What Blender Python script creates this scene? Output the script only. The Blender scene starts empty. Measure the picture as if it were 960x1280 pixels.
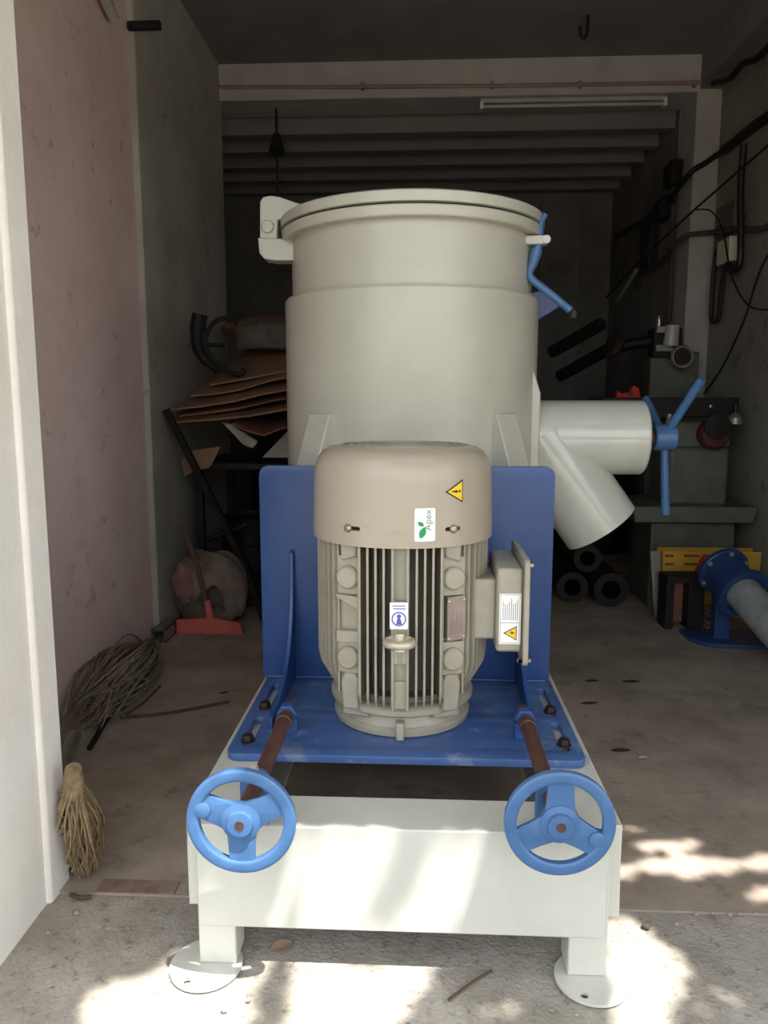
import bpy, bmesh, math, random
from mathutils import Matrix, Vector
random.seed(7)
PI = math.pi
SC = bpy.context.scene
COL = SC.collection

# ------------------------------------------------------------------ camera
CH, FPX = 1.4, 950.0
YAW, PITCH = math.atan(46 * .99 / 950), math.atan(136 / 950)
cam = bpy.data.cameras.new('camera')
cam.sensor_fit = 'VERTICAL'; cam.sensor_height = 32.0; cam.lens = FPX / 1280 * 32.0
cam.clip_start = .02; cam.clip_end = 200
camo = bpy.data.objects.new('camera', cam); COL.objects.link(camo)
camo.location = (0, 0, CH); camo.rotation_euler = (PI / 2 - PITCH, 0, YAW)
SC.camera = camo
# ------------------------------------------------------------------ sky, sun, exposure
SUN_EL = math.radians(69)
SUN_H = Vector((.62, -.785)).normalized()              # horizontal direction towards the sun
SUN = Vector((SUN_H.x * math.cos(SUN_EL), SUN_H.y * math.cos(SUN_EL), math.sin(SUN_EL)))
W = bpy.data.worlds.new('sky'); SC.world = W; W.use_nodes = True
wn = W.node_tree.nodes; wn.clear()
sky = wn.new('ShaderNodeTexSky'); sky.sky_type = 'NISHITA'; sky.sun_disc = False
sky.sun_elevation = SUN_EL; sky.sun_rotation = math.atan2(SUN_H.x, SUN_H.y)
sky.dust_density = 4.0; sky.air_density = 1.0; sky.ozone_density = 1.0
hsv = wn.new('ShaderNodeHueSaturation'); hsv.inputs['Saturation'].default_value = .35
bg = wn.new('ShaderNodeBackground'); bg.inputs[1].default_value = .55
wo = wn.new('ShaderNodeOutputWorld')
W.node_tree.links.new(sky.outputs[0], hsv.inputs['Color'])
W.node_tree.links.new(hsv.outputs[0], bg.inputs[0]); W.node_tree.links.new(bg.outputs[0], wo.inputs[0])
sl = bpy.data.lights.new('sun_offscreen', 'SUN'); sl.energy = 11.0; sl.angle = math.radians(.53); sl.color = (1, .96, .9)
so = bpy.data.objects.new('sun_offscreen', sl); COL.objects.link(so)
so.rotation_euler = SUN.to_track_quat('Z', 'Y').to_euler(); so.location = (4, -5, 12)
SC.view_settings.view_transform = 'Standard'; SC.view_settings.look = 'None'
SC.view_settings.gamma = 1; SC.view_settings.use_curve_mapping = False
SC.view_settings.exposure = 0.16

# ------------------------------------------------------------------ pixel -> place (distance always from a surface)
_R = Vector((math.cos(YAW), math.sin(YAW), 0))
_F = Vector((-math.sin(YAW) * math.cos(PITCH), math.cos(YAW) * math.cos(PITCH), -math.sin(PITCH)))
_U = Vector((-math.sin(YAW) * math.sin(PITCH), math.cos(YAW) * math.sin(PITCH), math.cos(PITCH)))
_C = Vector((0, 0, CH))
def ray(x, y): return _F + _R * ((x - 480) / FPX) - _U * ((y - 640) / FPX)
def onz(x, y, z=0.): d = ray(x, y); return _C + d * ((z - CH) / d.z)
def ony(x, y, Y): d = ray(x, y); return _C + d * (Y / d.y)
def onx(x, y, X): d = ray(x, y); return _C + d * (X / d.x)
def proj(p):
    v = Vector(p) - _C; w = v.dot(_F)
    return (480 + FPX * v.dot(_R) / w, 640 - FPX * v.dot(_U) / w) if w > .05 else (-9e3, -9e3)

# ------------------------------------------------------------------ materials
def srgb(r, g, b):
    f = lambda c: (c / 255 / 12.92) if c / 255 <= .04045 else ((c / 255 + .055) / 1.055) ** 2.4
    return (f(r), f(g), f(b), 1)
MATS = {}
def mat(name, c, rough=.5, metal=0, c2=None, scale=6, bump=0, bscale=None, c3=None, s3=30, amt3=.5, spec=.5, stretch=None, coat=0, t3=.58):
    m = bpy.data.materials.new(name); m.use_nodes = True; MATS[name] = m
    n, l = m.node_tree.nodes, m.node_tree.links
    b = n['Principled BSDF']
    b.inputs['Roughness'].default_value = rough; b.inputs['Metallic'].default_value = metal
    b.inputs['Specular IOR Level'].default_value = spec; b.inputs['Coat Weight'].default_value = coat
    col = srgb(*c); b.inputs['Base Color'].default_value = col
    tc = n.new('ShaderNodeTexCoord'); vec = tc.outputs['Object']
    if stretch:
        mp = n.new('ShaderNodeMapping'); mp.inputs['Scale'].default_value = stretch
        l.new(vec, mp.inputs[0]); vec = mp.outputs[0]
    out = None
    if c2:
        t = n.new('ShaderNodeTexNoise'); t.inputs['Scale'].default_value = scale; t.inputs['Detail'].default_value = 6
        t.inputs['Roughness'].default_value = .65
        l.new(vec, t.inputs['Vector'])
        r = n.new('ShaderNodeValToRGB'); r.color_ramp.elements[0].position = .36; r.color_ramp.elements[1].position = .66
        r.color_ramp.elements[0].color = col; r.color_ramp.elements[1].color = srgb(*c2)
        l.new(t.outputs[0], r.inputs[0]); out = r.outputs[0]
    if c3:
        t = n.new('ShaderNodeTexNoise'); t.inputs['Scale'].default_value = s3; t.inputs['Detail'].default_value = 8
        t.inputs['Roughness'].default_value = .75
        l.new(vec, t.inputs['Vector'])
        r = n.new('ShaderNodeValToRGB'); r.color_ramp.elements[0].position = t3; r.color_ramp.elements[1].position = t3 + .1
        r.color_ramp.elements[0].color = (0, 0, 0, 1); r.color_ramp.elements[1].color = (amt3,) * 3 + (1,)
        l.new(t.outputs[0], r.inputs[0])
        mx = n.new('ShaderNodeMix'); mx.data_type = 'RGBA'
        l.new(r.outputs[0], mx.inputs['Factor'])
        if out: l.new(out, mx.inputs['A'])
        else: mx.inputs['A'].default_value = col
        mx.inputs['B'].default_value = srgb(*c3); out = mx.outputs['Result']
    if out: l.new(out, b.inputs['Base Color'])
    if bump:
        t = n.new('ShaderNodeTexNoise'); t.inputs['Scale'].default_value = bscale or 40; t.inputs['Detail'].default_value = 5
        l.new(vec, t.inputs['Vector'])
        bp = n.new('ShaderNodeBump'); bp.inputs['Strength'].default_value = bump; bp.inputs['Distance'].default_value = .01
        l.new(t.outputs[0], bp.inputs['Height']); l.new(bp.outputs[0], b.inputs['Normal'])
    m['out'] = 1
    return m
mat('cream', (192, 191, 177), .26, c2=(184, 182, 167), scale=3, bump=.03, bscale=60)
mat('frame_white', (200, 200, 190), .45, c2=(192, 192, 181), scale=5, c3=(165, 158, 142), s3=14, amt3=.35, t3=.63)
mat('chute_paint', (196, 198, 186), .16, c2=(186, 188, 176), scale=4, bump=.04, bscale=40, coat=.4)
mat('blue', (46, 78, 134), .36, c2=(40, 68, 120), scale=7, c3=(104, 122, 156), s3=9, amt3=.3, t3=.66)
mat('blue_dusty', (58, 90, 146), .42, c2=(74, 102, 150), scale=3.5, c3=(134, 146, 170), s3=5, amt3=.7, t3=.535)
mat('wheel_blue', (72, 110, 154), .35, c2=(62, 98, 142), scale=14, c3=(130, 152, 182), s3=25, amt3=.4, t3=.66)
mat('motor', (164, 159, 142), .4, c2=(152, 146, 129), scale=9, bump=.05, bscale=120)
mat('cowl', (170, 160, 145), .27, c2=(168, 158, 140), scale=3, c3=(140, 124, 106), s3=5, amt3=.45, t3=.6, bump=.02, bscale=20)
mat('rust', (112, 78, 66), .6, .5, c2=(82, 58, 52), scale=18, c3=(150, 120, 96), s3=30, amt3=.6, stretch=(1, .3, 1))
mat('steel', (190, 185, 172), .3, .9, c2=(150, 140, 120), scale=30)
mat('brass', (206, 198, 178), .35, .4, c2=(180, 168, 142), scale=20)
mat('dark_steel', (40, 38, 36), .55, .4, c2=(28, 27, 26), scale=12)
mat('black', (14, 14, 14), .5)
mat('black_rubber', (20, 20, 20), .65)
mat('bolt', (60, 46, 40), .6, .5, c2=(40, 32, 30), scale=30)
mat('sticker_white', (238, 238, 234), .4)
mat('sticker_yellow', (235, 200, 40), .4)
mat('ink', (22, 20, 20), .6)
mat('ink_grey', (120, 150, 140), .6)
mat('ink_line', (120, 112, 116), .6)
mat('leaf_green', (20, 150, 90), .5)
mat('ink_violet', (90, 96, 178), .5)
mat('nameplate', (158, 142, 134), .4, .4, c2=(148, 130, 124), scale=20)
mat('pink_wall', (236, 214, 206), .85, c2=(222, 196, 188), scale=1.6, c3=(110, 78, 66), s3=6, amt3=.5, t3=.59, bump=.15, bscale=25)
mat('grey_wall', (184, 180, 170), .85, c2=(160, 155, 145), scale=1.8, c3=(92, 74, 62), s3=6, amt3=.5, t3=.59, bump=.2, bscale=25)
mat('white_jamb', (246, 242, 234), .8, c2=(238, 231, 220), scale=3, c3=(158, 120, 98), s3=9, amt3=.7, t3=.645, bump=.25, bscale=22)
mat('door_frame', (124, 122, 119), .8, c2=(108, 106, 103), scale=3)
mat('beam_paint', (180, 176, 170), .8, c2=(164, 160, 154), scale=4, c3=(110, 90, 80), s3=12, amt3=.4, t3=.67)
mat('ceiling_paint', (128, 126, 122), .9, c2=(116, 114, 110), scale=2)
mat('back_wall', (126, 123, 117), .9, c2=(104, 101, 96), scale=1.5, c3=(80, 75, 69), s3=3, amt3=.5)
mat('right_wall', (150, 146, 134), .85, c2=(128, 124, 114), scale=1.7, c3=(70, 62, 54), s3=5, amt3=.6, t3=.56, bump=.2, bscale=25)
mat('floor_in', (176, 162, 148), .8, c2=(138, 125, 112), scale=2.2, c3=(112, 100, 88), s3=6, amt3=.55, t3=.55, bump=.2, bscale=50)
mat('floor_out', (174, 167, 156), .9, c2=(140, 133, 121), scale=3.5, c3=(100, 92, 82), s3=30, amt3=.7, t3=.55, bump=.5, bscale=90)
mat('yard', (176, 168, 156), .9, c2=(156, 148, 136), scale=1.5)
mat('red_sill', (122, 92, 80), .85, c2=(150, 134, 120), scale=12)
mat('cardboard', (150, 116, 90), .8, c2=(128, 98, 76), scale=4, c3=(130, 88, 64), s3=8, amt3=.4)
mat('cardboard_dark', (132, 90, 68), .8, c2=(106, 74, 58), scale=5)
mat('wood', (120, 84, 60), .75, c2=(92, 62, 46), scale=12, stretch=(1, 1, .2))
mat('grey_wood', (110, 102, 94), .8, c2=(86, 78, 70), scale=10)
mat('twig', (156, 134, 102), .8, c2=(110, 92, 70), scale=30)
mat('twig_grey', (168, 152, 130), .85, c2=(116, 102, 86), scale=30)
mat('pink_plastic', (206, 104, 98), .5, c2=(186, 92, 84), scale=5, c3=(200, 130, 70), s3=3, amt3=.5)
mat('sack', (138, 124, 112), .85, c2=(92, 80, 72), scale=5, bump=.4, bscale=20)
mat('sack_pink', (156, 116, 108), .85, c2=(124, 92, 86), scale=8, bump=.4, bscale=20)
mat('alu', (170, 168, 160), .4, .6, c2=(140, 138, 130), scale=20)
mat('lathe_paint', (104, 108, 98), .5, c2=(88, 92, 82), scale=4, c3=(52, 50, 46), s3=6, amt3=.5)
mat('red_paint', (190, 36, 30), .5)
mat('dark_red', (86, 34, 30), .6)
mat('carton_yellow', (212, 168, 58), .7, c2=(198, 150, 50), scale=6)
mat('carton_white', (188, 182, 168), .8, c2=(170, 164, 150), scale=8)
mat('carton_print', (120, 70, 30), .7)
mat('conveyor_blue', (44, 72, 122), .4, c2=(36, 60, 104), scale=6)
mat('zinc', (186, 190, 190), .3, .3, c2=(150, 154, 154), scale=14, c3=(190, 190, 188), s3=12, amt3=.6, t3=.62)
mat('conduit', (150, 128, 112), .6, c2=(130, 110, 96), scale=6)
mat('cable', (24, 23, 22), .55)
mat('dust', (80, 70, 62), .9)
mat('tube_glass', (176, 174, 166), .25)
mat('box_plastic', (216, 210, 186), .45)
mat('leaf_dry', (168, 140, 112), .8)
mat('leaf_brown', (74, 54, 42), .9)
mat('foliage', (58, 96, 34), .6)
mat('bark', (92, 74, 58), .9, c2=(70, 56, 44), scale=10, bump=.5)
mat('shutter', (120, 122, 124), .45, .4)
M = MATS
# ------------------------------------------------------------------ mesh building
def finish(me, angle=35):
    me.polygons.foreach_set('use_smooth', [True] * len(me.polygons))
    me.set_sharp_from_angle(angle=math.radians(angle)); me.update()
class MB:
    def __init__(s): s.v = []; s.f = []
    def add(s, vs, fs):
        o = len(s.v); s.v += [tuple(v) for v in vs]; s.f += [tuple(i + o for i in f) for f in fs]; return s
    def box(s, c, d, mtx=None):
        c = Vector(c); vs = []
        for z in (-1, 1):
            for y in (-1, 1):
                for x in (-1, 1):
                    v = Vector((x * d[0] / 2, y * d[1] / 2, z * d[2] / 2))
                    vs.append(c + (mtx @ v if mtx else v))
        return s.add(vs, [(0, 2, 3, 1), (4, 5, 7, 6), (0, 1, 5, 4), (2, 6, 7, 3), (0, 4, 6, 2), (1, 3, 7, 5)])
    def bx(s, x0, x1, y0, y1, z0, z1): return s.box(((x0 + x1) / 2, (y0 + y1) / 2, (z0 + z1) / 2), (abs(x1 - x0), abs(y1 - y0), abs(z1 - z0)))
    def tube(s, pts, r, seg=10, cap=True):
        pts = [Vector(p) for p in pts]; n = len(pts)
        rr = r if isinstance(r, (list, tuple)) else [r] * n
        vs = []; t0 = (pts[1] - pts[0]).normalized()
        a = t0.orthogonal().normalized()
        for i, p in enumerate(pts):
            t = (pts[min(i + 1, n - 1)] - pts[max(i - 1, 0)]).normalized()
            a = (a - t * a.dot(t))
            a = a.normalized() if a.length > 1e-6 else t.orthogonal().normalized()
            b = t.cross(a)
            for k in range(seg):
                an = 2 * PI * k / seg
                vs.append(p + (a * math.cos(an) + b * math.sin(an)) * rr[i])
        fs = []
        for i in range(n - 1):
            for k in range(seg):
                k2 = (k + 1) % seg
                fs.append((i * seg + k, i * seg + k2, (i + 1) * seg + k2, (i + 1) * seg + k))
        if cap: fs += [tuple(range(seg))[::-1], tuple(range((n - 1) * seg, n * seg))]
        return s.add(vs, fs)
    def lathe(s, prof, c=(0, 0, 0), seg=48, mtx=None, closed=False):
        """prof = [(r, z)...] about local z"""
        c = Vector(c); vs = []
        for r, z in prof:
            for k in range(seg):
                a = 2 * PI * k / seg
                v = Vector((r * math.cos(a), r * math.sin(a), z))
                vs.append(c + (mtx @ v if mtx else v))
        n = len(prof); fs = []
        for i in range(n if closed else n - 1):
            j = (i + 1) % n
            for k in range(seg):
                k2 = (k + 1) % seg
                fs.append((i * seg + k, i * seg + k2, j * seg + k2, j * seg + k))
        if not closed:
            if prof[0][0] > 1e-5: fs.append(tuple(range(seg))[::-1])
            if prof[-1][0] > 1e-5: fs.append(tuple(range((n - 1) * seg, n * seg)))
        return s.add(vs, fs)
    def prism(s, poly, fn, t0, t1):
        """poly of 2D points; fn(u, v, t) -> 3D"""
        n = len(poly)
        vs = [fn(u, v, t0) for u, v in poly] + [fn(u, v, t1) for u, v in poly]
        return s.add(vs, [tuple(range(n))[::-1], tuple(range(n, 2 * n))] + [(i, (i + 1) % n, (i + 1) % n + n, i + n) for i in range(n)])
    def mesh(s, name, m, angle=35):
        me = bpy.data.meshes.new(name); me.from_pydata(s.v, [], s.f)
        bm = bmesh.new(); bm.from_mesh(me)
        bmesh.ops.remove_doubles(bm, verts=bm.verts, dist=1e-6)
        bmesh.ops.recalc_face_normals(bm, faces=bm.faces); bm.to_mesh(me); bm.free()
        if m: me.materials.append(M[m])
        finish(me, angle); return me
    def build(s, name, m, parent=None, bevel=0, angle=35, seg=2):
        return link(name, s.mesh(name, m, angle), parent, bevel, seg)
def link(name, me, parent=None, bevel=0, seg=2):
    o = bpy.data.objects.new(name, me); COL.objects.link(o)
    if parent:
        o.parent = parent
        off = parent.location if parent.parent is None else Vector((0, 0, 0))
        o.matrix_parent_inverse = Matrix.Translation(-off)
    if bevel:
        b = o.modifiers.new('bevel', 'BEVEL'); b.width = bevel; b.segments = seg; b.limit_method = 'ANGLE'
        b.angle_limit = math.radians(40); b.harden_normals = False
    return o
def tag(o, label=None, cat=None, group=None, kind=None):
    if label: o['label'] = label
    if cat: o['category'] = cat
    if group: o['group'] = group
    if kind: o['kind'] = kind
    return o
def thing(name, label, cat, loc=(0, 0, 0), group=None):
    o = bpy.data.objects.new(name, None); COL.objects.link(o); o.location = loc; o.empty_display_size = .1
    return tag(o, label, cat, group)
def struct(name, mb, m, bevel=0): return tag(mb.build(name, m, None, bevel), kind='structure')
def fill(outlines, ext=.002, bev=0, res=1):
    """flat shape with holes, extruded; returns mesh in its local XY"""
    cu = bpy.data.curves.new('shape', 'CURVE'); cu.dimensions = '2D'; cu.fill_mode = 'BOTH'
    cu.extrude = max(ext - bev, 1e-5); cu.bevel_depth = bev; cu.bevel_resolution = res
    if bev: cu.offset = -bev
    for ol in outlines:
        sp = cu.splines.new('POLY'); sp.points.add(len(ol) - 1); sp.use_cyclic_u = True
        for i, p in enumerate(ol): sp.points[i].co = (p[0], p[1], 0, 1)
    ob = bpy.data.objects.new('shape', cu)
    me = bpy.data.meshes.new_from_object(ob)
    bpy.data.objects.remove(ob); bpy.data.curves.remove(cu)
    return me
def text(body, size, ext=.0002):
    cu = bpy.data.curves.new('txt', 'FONT'); cu.body = body; cu.size = size; cu.extrude = ext
    cu.align_x = 'CENTER'; cu.align_y = 'CENTER'
    ob = bpy.data.objects.new('txt', cu); me = bpy.data.meshes.new_from_object(ob)
    bpy.data.objects.remove(ob); bpy.data.curves.remove(cu); return me
def put(me, fn, name, m, parent, bevel=0, angle=30):
    for v in me.vertices: v.co = fn(v.co.x, v.co.y, v.co.z)
    bm = bmesh.new(); bm.from_mesh(me); bmesh.ops.remove_doubles(bm, verts=bm.verts, dist=1e-6)
    bmesh.ops.recalc_face_normals(bm, faces=bm.faces); bm.to_mesh(me); bm.free()
    me.materials.clear(); me.materials.append(M[m]); me.name = name
    finish(me, angle); return link(name, me, parent, bevel)
def rrect(x0, x1, y0, y1, r, n=5, corners=(1, 1, 1, 1)):
    pts = []
    for i, (cx, cy, a0) in enumerate(((x1 - r, y1 - r, 0), (x0 + r, y1 - r, PI / 2), (x0 + r, y0 + r, PI), (x1 - r, y0 + r, 1.5 * PI))):
        if not corners[i]: pts.append(((x1, y1), (x0, y1), (x0, y0), (x1, y0))[i]); continue
        for k in range(n + 1): a = a0 + PI / 2 * k / n; pts.append((cx + r * math.cos(a), cy + r * math.sin(a)))
    return pts
def circle(cx, cy, r, n=24): return [(cx + r * math.cos(2 * PI * k / n), cy + r * math.sin(2 * PI * k / n)) for k in range(n)]
def smooth(pts, sub=6):
    pts = [Vector(p) for p in pts]; out = []
    P = [pts[0]] + pts + [pts[-1]]
    for i in range(1, len(P) - 2):
        a, b, c, d = P[i - 1], P[i], P[i + 1], P[i + 2]
        for k in range(sub):
            t = k / sub
            out.append(.5 * ((2 * b) + (c - a) * t + (2 * a - 5 * b + 4 * c - d) * t * t + (3 * b - a - 3 * c + d) * t ** 3))
    out.append(pts[-1]); return out
def hexbolt(c, r, h, axis='z'):
    m = Matrix.Identity(3)
    if axis == 'y': m = Matrix.Rotation(PI / 2, 3, 'X')
    if axis == 'x': m = Matrix.Rotation(PI / 2, 3, 'Y')
    return MB().lathe([(r, 0), (r, h * .75), (r * .85, h)], c, 6, m)
YROT = Matrix.Rotation(PI / 2, 3, 'X')       # local z -> world -y
XROT = Matrix.Rotation(PI / 2, 3, 'Y')       # local z -> world +x

# ================================================================== THE ROOM
LX, RX, YB, YE = -1.61, 2.25, 6.22, 8.7
XR = 2.055                                      # right wall of the rear room
struct('floor', MB().bx(-2.2, 3.2, 1.975, YE + .2, -.12, 0), 'floor_in')
struct('floor_apron', MB().bx(-2.2, 3.2, .2, 1.972, -.12, -.006), 'floor_out')
struct('ground', MB().bx(-14, 14, -16, .2, -.14, -.02), 'yard')
struct('trim_1', MB().bx(-.93, -.70, 1.976, 2.035, -.05, .004), 'red_sill')
# left: front jamb, pink wall, grey wall
struct('wall_jamb', MB().bx(-2.0, -1.05, 1.45, 2.0, -.1, 4.4).bx(-2.0, -1.036, 1.93, 2.05, -.1, 4.4), 'white_jamb', .012)
struct('wall_left', MB().bx(-1.85, LX, 2.05, 4.40, -.1, 4.3), 'pink_wall')
struct('wall_left_rear', MB().bx(-1.85, LX + .035, 4.40, 6.27, -.1, 4.3), 'grey_wall', .008)
struct('wall_right', MB().bx(RX, RX + .25, 2.05, YB + .3, -.1, 4.3), 'right_wall')
struct('wall_rear_right', MB().bx(XR, XR + .3, YB + .355, YE + .1, -.1, 4.1), 'back_wall')
struct('wall_right_front', MB().bx(1.75, 3.0, 1.45, 2.05, -.1, 4.4), 'white_jamb', .012)
struct('wall_front', MB().bx(-2.0, 3.0, 1.45, 1.8, 3.35, 4.6), 'white_jamb', .012)
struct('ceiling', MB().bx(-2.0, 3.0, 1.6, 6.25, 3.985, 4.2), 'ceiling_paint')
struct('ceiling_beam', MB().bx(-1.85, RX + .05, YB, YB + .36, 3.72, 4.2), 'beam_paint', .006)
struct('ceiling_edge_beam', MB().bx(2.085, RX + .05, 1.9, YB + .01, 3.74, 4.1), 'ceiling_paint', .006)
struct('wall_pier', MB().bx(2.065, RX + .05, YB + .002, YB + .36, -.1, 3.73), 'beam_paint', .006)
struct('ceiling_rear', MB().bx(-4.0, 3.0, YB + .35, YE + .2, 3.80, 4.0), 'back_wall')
for i in range(5):
    struct('ceiling_joist', MB().bx(-4.0, XR + .02, 6.68 + i * .44, 6.80 + i * .44, 3.62, 3.81), 'ceiling_paint')
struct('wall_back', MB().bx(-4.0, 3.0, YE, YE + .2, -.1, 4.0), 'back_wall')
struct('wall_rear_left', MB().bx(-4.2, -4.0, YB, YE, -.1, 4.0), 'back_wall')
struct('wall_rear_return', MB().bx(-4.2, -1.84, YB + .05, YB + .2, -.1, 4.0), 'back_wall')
dr = struct('door_1', MB().bx(1.28, 1.72, YE - .05, YE, 0, 3.55), 'door_frame', .006)
MB().bx(1.36, 1.60, YE - .06, YE - .045, .2, 2.95).build('door_panel', 'back_wall', dr)

# ================================================================== THE MIXER
CX = -.042
mixer = thing('industrial_mixer', 'cream industrial mixer with beige motor, blue mount and two blue handwheels', 'mixer', (CX, 2.6, 0))
# ---- base frame
FZ = .385
fr = MB().bx(-.543, .456, 1.700, 1.710, .114, FZ - .004)
fr.bx(-.543, .456, 1.700, 1.85, FZ - .01, FZ)
frame = fr.build('front_panel', 'frame_white', mixer, .004)
for sgn, x0, x1 in ((-1, -.577, -.44), (1, .36, .497)):
    xo = x0 if sgn < 0 else x1
    r = MB().bx(x0, x1, 1.75, 4.0, FZ - .012, FZ - .001)
    r.bx(xo, xo - sgn * .012, 1.75, 4.0, .14, FZ - .012)
    r.bx(x0, x1, 1.75, 4.0, .14, .152)
    r.bx(x0, x1, 1.745, 1.757, .14, FZ - .001)
    r.build('side_rail', 'frame_white', mixer, .003)
MB().bx(-.44, .36, 3.9, 4.0, .14, FZ).build('cross_member', 'frame_white', mixer, .003)
for lx, ly in ((-.499, 1.752), (.416, 1.752), (-.503, 3.9), (.413, 3.9)):
    g = MB().bx(lx - .047, lx + .047, ly - .045, ly + .045, .008, .33).build('leg', 'frame_white', mixer, .004)
    dx = -.03 if lx < 0 else .012
    yy = ly - .045
    put(fill([circle(lx + dx, yy, .090, 40), circle(lx + dx - .03, yy - .062, .010, 14)], .004), lambda x, y, z: (x, y, z + .004), 'foot_plate', 'frame_white', g)
# ---- motor mount: base plate with slots, back plate, gussets
PZ = .385
slots = []
for sx in (-.505, .425):
    for y0, y1 in ((2.09, 2.285), (2.345, 2.575)):
        slots.append(rrect(sx - .014, sx + .014, y0, y1, .012))
mount = put(fill([rrect(-.553, .473, 2.03, 2.66, .035, 6, (0, 0, 1, 1))] + slots, .0115, .002), lambda x, y, z: (x, y, PZ + .0125 + z), 'motor_mount', 'blue_dusty', mixer)
tag(mount, 'blue slotted base plate')
PT = PZ + .024
put(fill([rrect(-.568, .466, PT, 1.183, .035, 6, (1, 1, 0, 0))], .01, .002), lambda x, y, z: (x, 2.652 + z, y), 'back_plate', 'blue', mount)
for gx in (-.455, .352):
    c = [(2.642, PT), (2.2, PT), (2.2, PT + .035)]
    for k in range(15):
        t = k / 14
        c.append((2.2 + .425 * (1 - (1 - t) ** 2.1), PT + .035 + .43 * t ** 2.1))
    c += [(2.642, .885)]
    MB().prism(c, lambda u, v, t, gx=gx: (gx + t, u, v), -.007, .007).build('gusset', 'blue', mount, .002)
for bx_, by_ in ((-.505, 2.115), (-.505, 2.365), (.425, 2.13), (.425, 2.37)):
    b = MB().lathe([(.021, 0), (.021, .003)], (bx_, by_, PT), 20)
    h = hexbolt((bx_, by_, PT + .003), .0175, .016); b.add(h.v, h.f)
    b.build('bolt', 'bolt', mount)
MB().bx(-.568 + .012, .452, 2.635, 2.642, PT, PT + .008).build('weld_seam', 'blue_dusty', mount, .003)
# ---- handwheels with screw rods
def handwheel(cx, cy, cz, spokes, boss, r=.124):
    # flat spider: rim + hub + three waisted spokes cut as one plate
    ri, rh = r - .024, .044
    outl = [circle(0, 0, r - .008, 72)]
    n = len(spokes)
    sp = sorted(a % 360 for a in spokes)
    for i in range(n):
        a0 = math.radians(sp[i]); a1 = math.radians(sp[(i + 1) % n] + (360 if i == n - 1 else 0))
        do, dh = .022 / ri, .0
        p = []
        s0, s1 = a0 + .30, a1 - .30
        K = 16
        for k in range(K + 1):
            a = s0 + (s1 - s0) * k / K; p.append((ri * math.cos(a), ri * math.sin(a)))
        mid = (a0 + a1) / 2
        q0, q1 = a1 - .48, a0 + .48
        for k in range(K + 1):
            t = k / K; a = q0 + (q1 - q0) * t
            rr = rh + .022 * (abs(2 * t - 1)) ** 2.4
            p.append((rr * math.cos(a), rr * math.sin(a)))
        outl.append(p[::-1])
    w = put(fill(outl, .006, .002), lambda x, y, z: (cx + x, cy - z, cz + y), 'hand_wheel', 'wheel_blue', mixer)
    rim = []
    for k in range(14):
        a = 2 * PI * k / 14; rim.append((r - .0145 + .0145 * math.copysign(abs(math.cos(a)) ** .45, math.cos(a)), .0105 * math.copysign(abs(math.sin(a)) ** .45, math.sin(a))))
    MB().lathe(rim, (cx, cy, cz), 72, YROT, closed=True).build('rim', 'wheel_blue', w)
    MB().lathe([(.0, -.03), (.03, -.03), (.03, -.005), (.046, -.004), (.044, .009), (.030, .013), (.028, .021), (.016, .022), (.0, .022)], (cx, cy, cz), 40, YROT).build('hub', 'wheel_blue', w)
    ba = math.radians(boss)
    MB().lathe([(.019, -.008), (.018, .011), (.013, .013), (.0, .013)], (cx + .09 * math.cos(ba), cy, cz + .09 * math.sin(ba)), 20, YROT).build('grip_boss', 'wheel_blue', w)
    rod = MB().tube([(cx, cy - .024, cz), (cx, cy + .03, cz)], .0105, 20)
    rod.tube([(cx, cy + .03, cz), (cx, 2.10, cz), (cx, 2.101, cz), (cx, 2.13, cz)], [.021, .021, .024, .024], 20)
    rod.tube([(cx, 2.13, cz), (cx, 2.235, cz)], .018, 20)
    rod.build('screw_rod', 'rust', w)
    nb = MB().lathe([(.032, 0), (.032, .03), (.029, .034)], (cx, 2.19, cz), 6, YROT)
    nb.bx(cx - .03, cx + .03, 2.158, 2.188, PT, cz - .015)
    nb.build('rod_nut', 'blue', mount, .002)
    # bearing bracket on the frame's front flange
    bk = MB().prism([(-.036, FZ)] + [(.036 * math.cos(PI - PI * k / 12), cz + .015 + .036 * math.sin(PI - PI * k / 12)) for k in range(13)] + [(.036, FZ)],
                    lambda u, v, t: (cx + u, t, v), 1.708, 1.73)
    bk.build('rod_bracket', 'wheel_blue', mixer, .003)
    ox = .0 if cx < 0 else .03
    sc = MB().tube([(cx + ox, 1.715, cz + .035), (cx + ox * 1.4, 1.71, cz + .066)], .006, 10)
    sc.tube([(cx + ox * 1.15, 1.714, cz + .050), (cx + ox * 1.25, 1.712, cz + .058)], .011, 6)
    sc.build('set_screw', 'brass', mixer)
handwheel(-.396, 1.575, .472, (-90, 28, 158), 163)
handwheel(.316, 1.600, .472, (90, 207, -30), -22)
# ---- drum
DX, DY = -.043, 3.32
d = MB().lathe([(.0, .45), (.50, .45), (.531, .47), (.531, 1.812), (.524, 1.822), (.500, 1.824), (.500, 2.055), (.0, 2.055)], (DX, DY, 0), 96)
drum = d.build('mixing_drum', 'cream', mixer, 0, 30)
tag(drum, 'cream painted steel mixing vessel')
MB().lathe([(.500, 2.052), (.538, 2.052), (.542, 2.056), (.542, 2.088), (.538, 2.092), (.500, 2.092)], (DX, DY, 0), 96).build('drum_flange', 'cream', drum)
lid = MB().lathe([(.0, 2.099), (.534, 2.099), (.545, 2.101), (.546, 2.136), (.538, 2.142), (.30, 2.165), (.0, 2.17)], (DX, DY, 0), 96).build('drum_lid', 'cream', drum)
MB().lathe([(.0, 2.09), (.532, 2.09), (.532, 2.1), (.0, 2.1)], (DX, DY, 0), 96).build('lid_gasket', 'black_rubber', drum)
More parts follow.
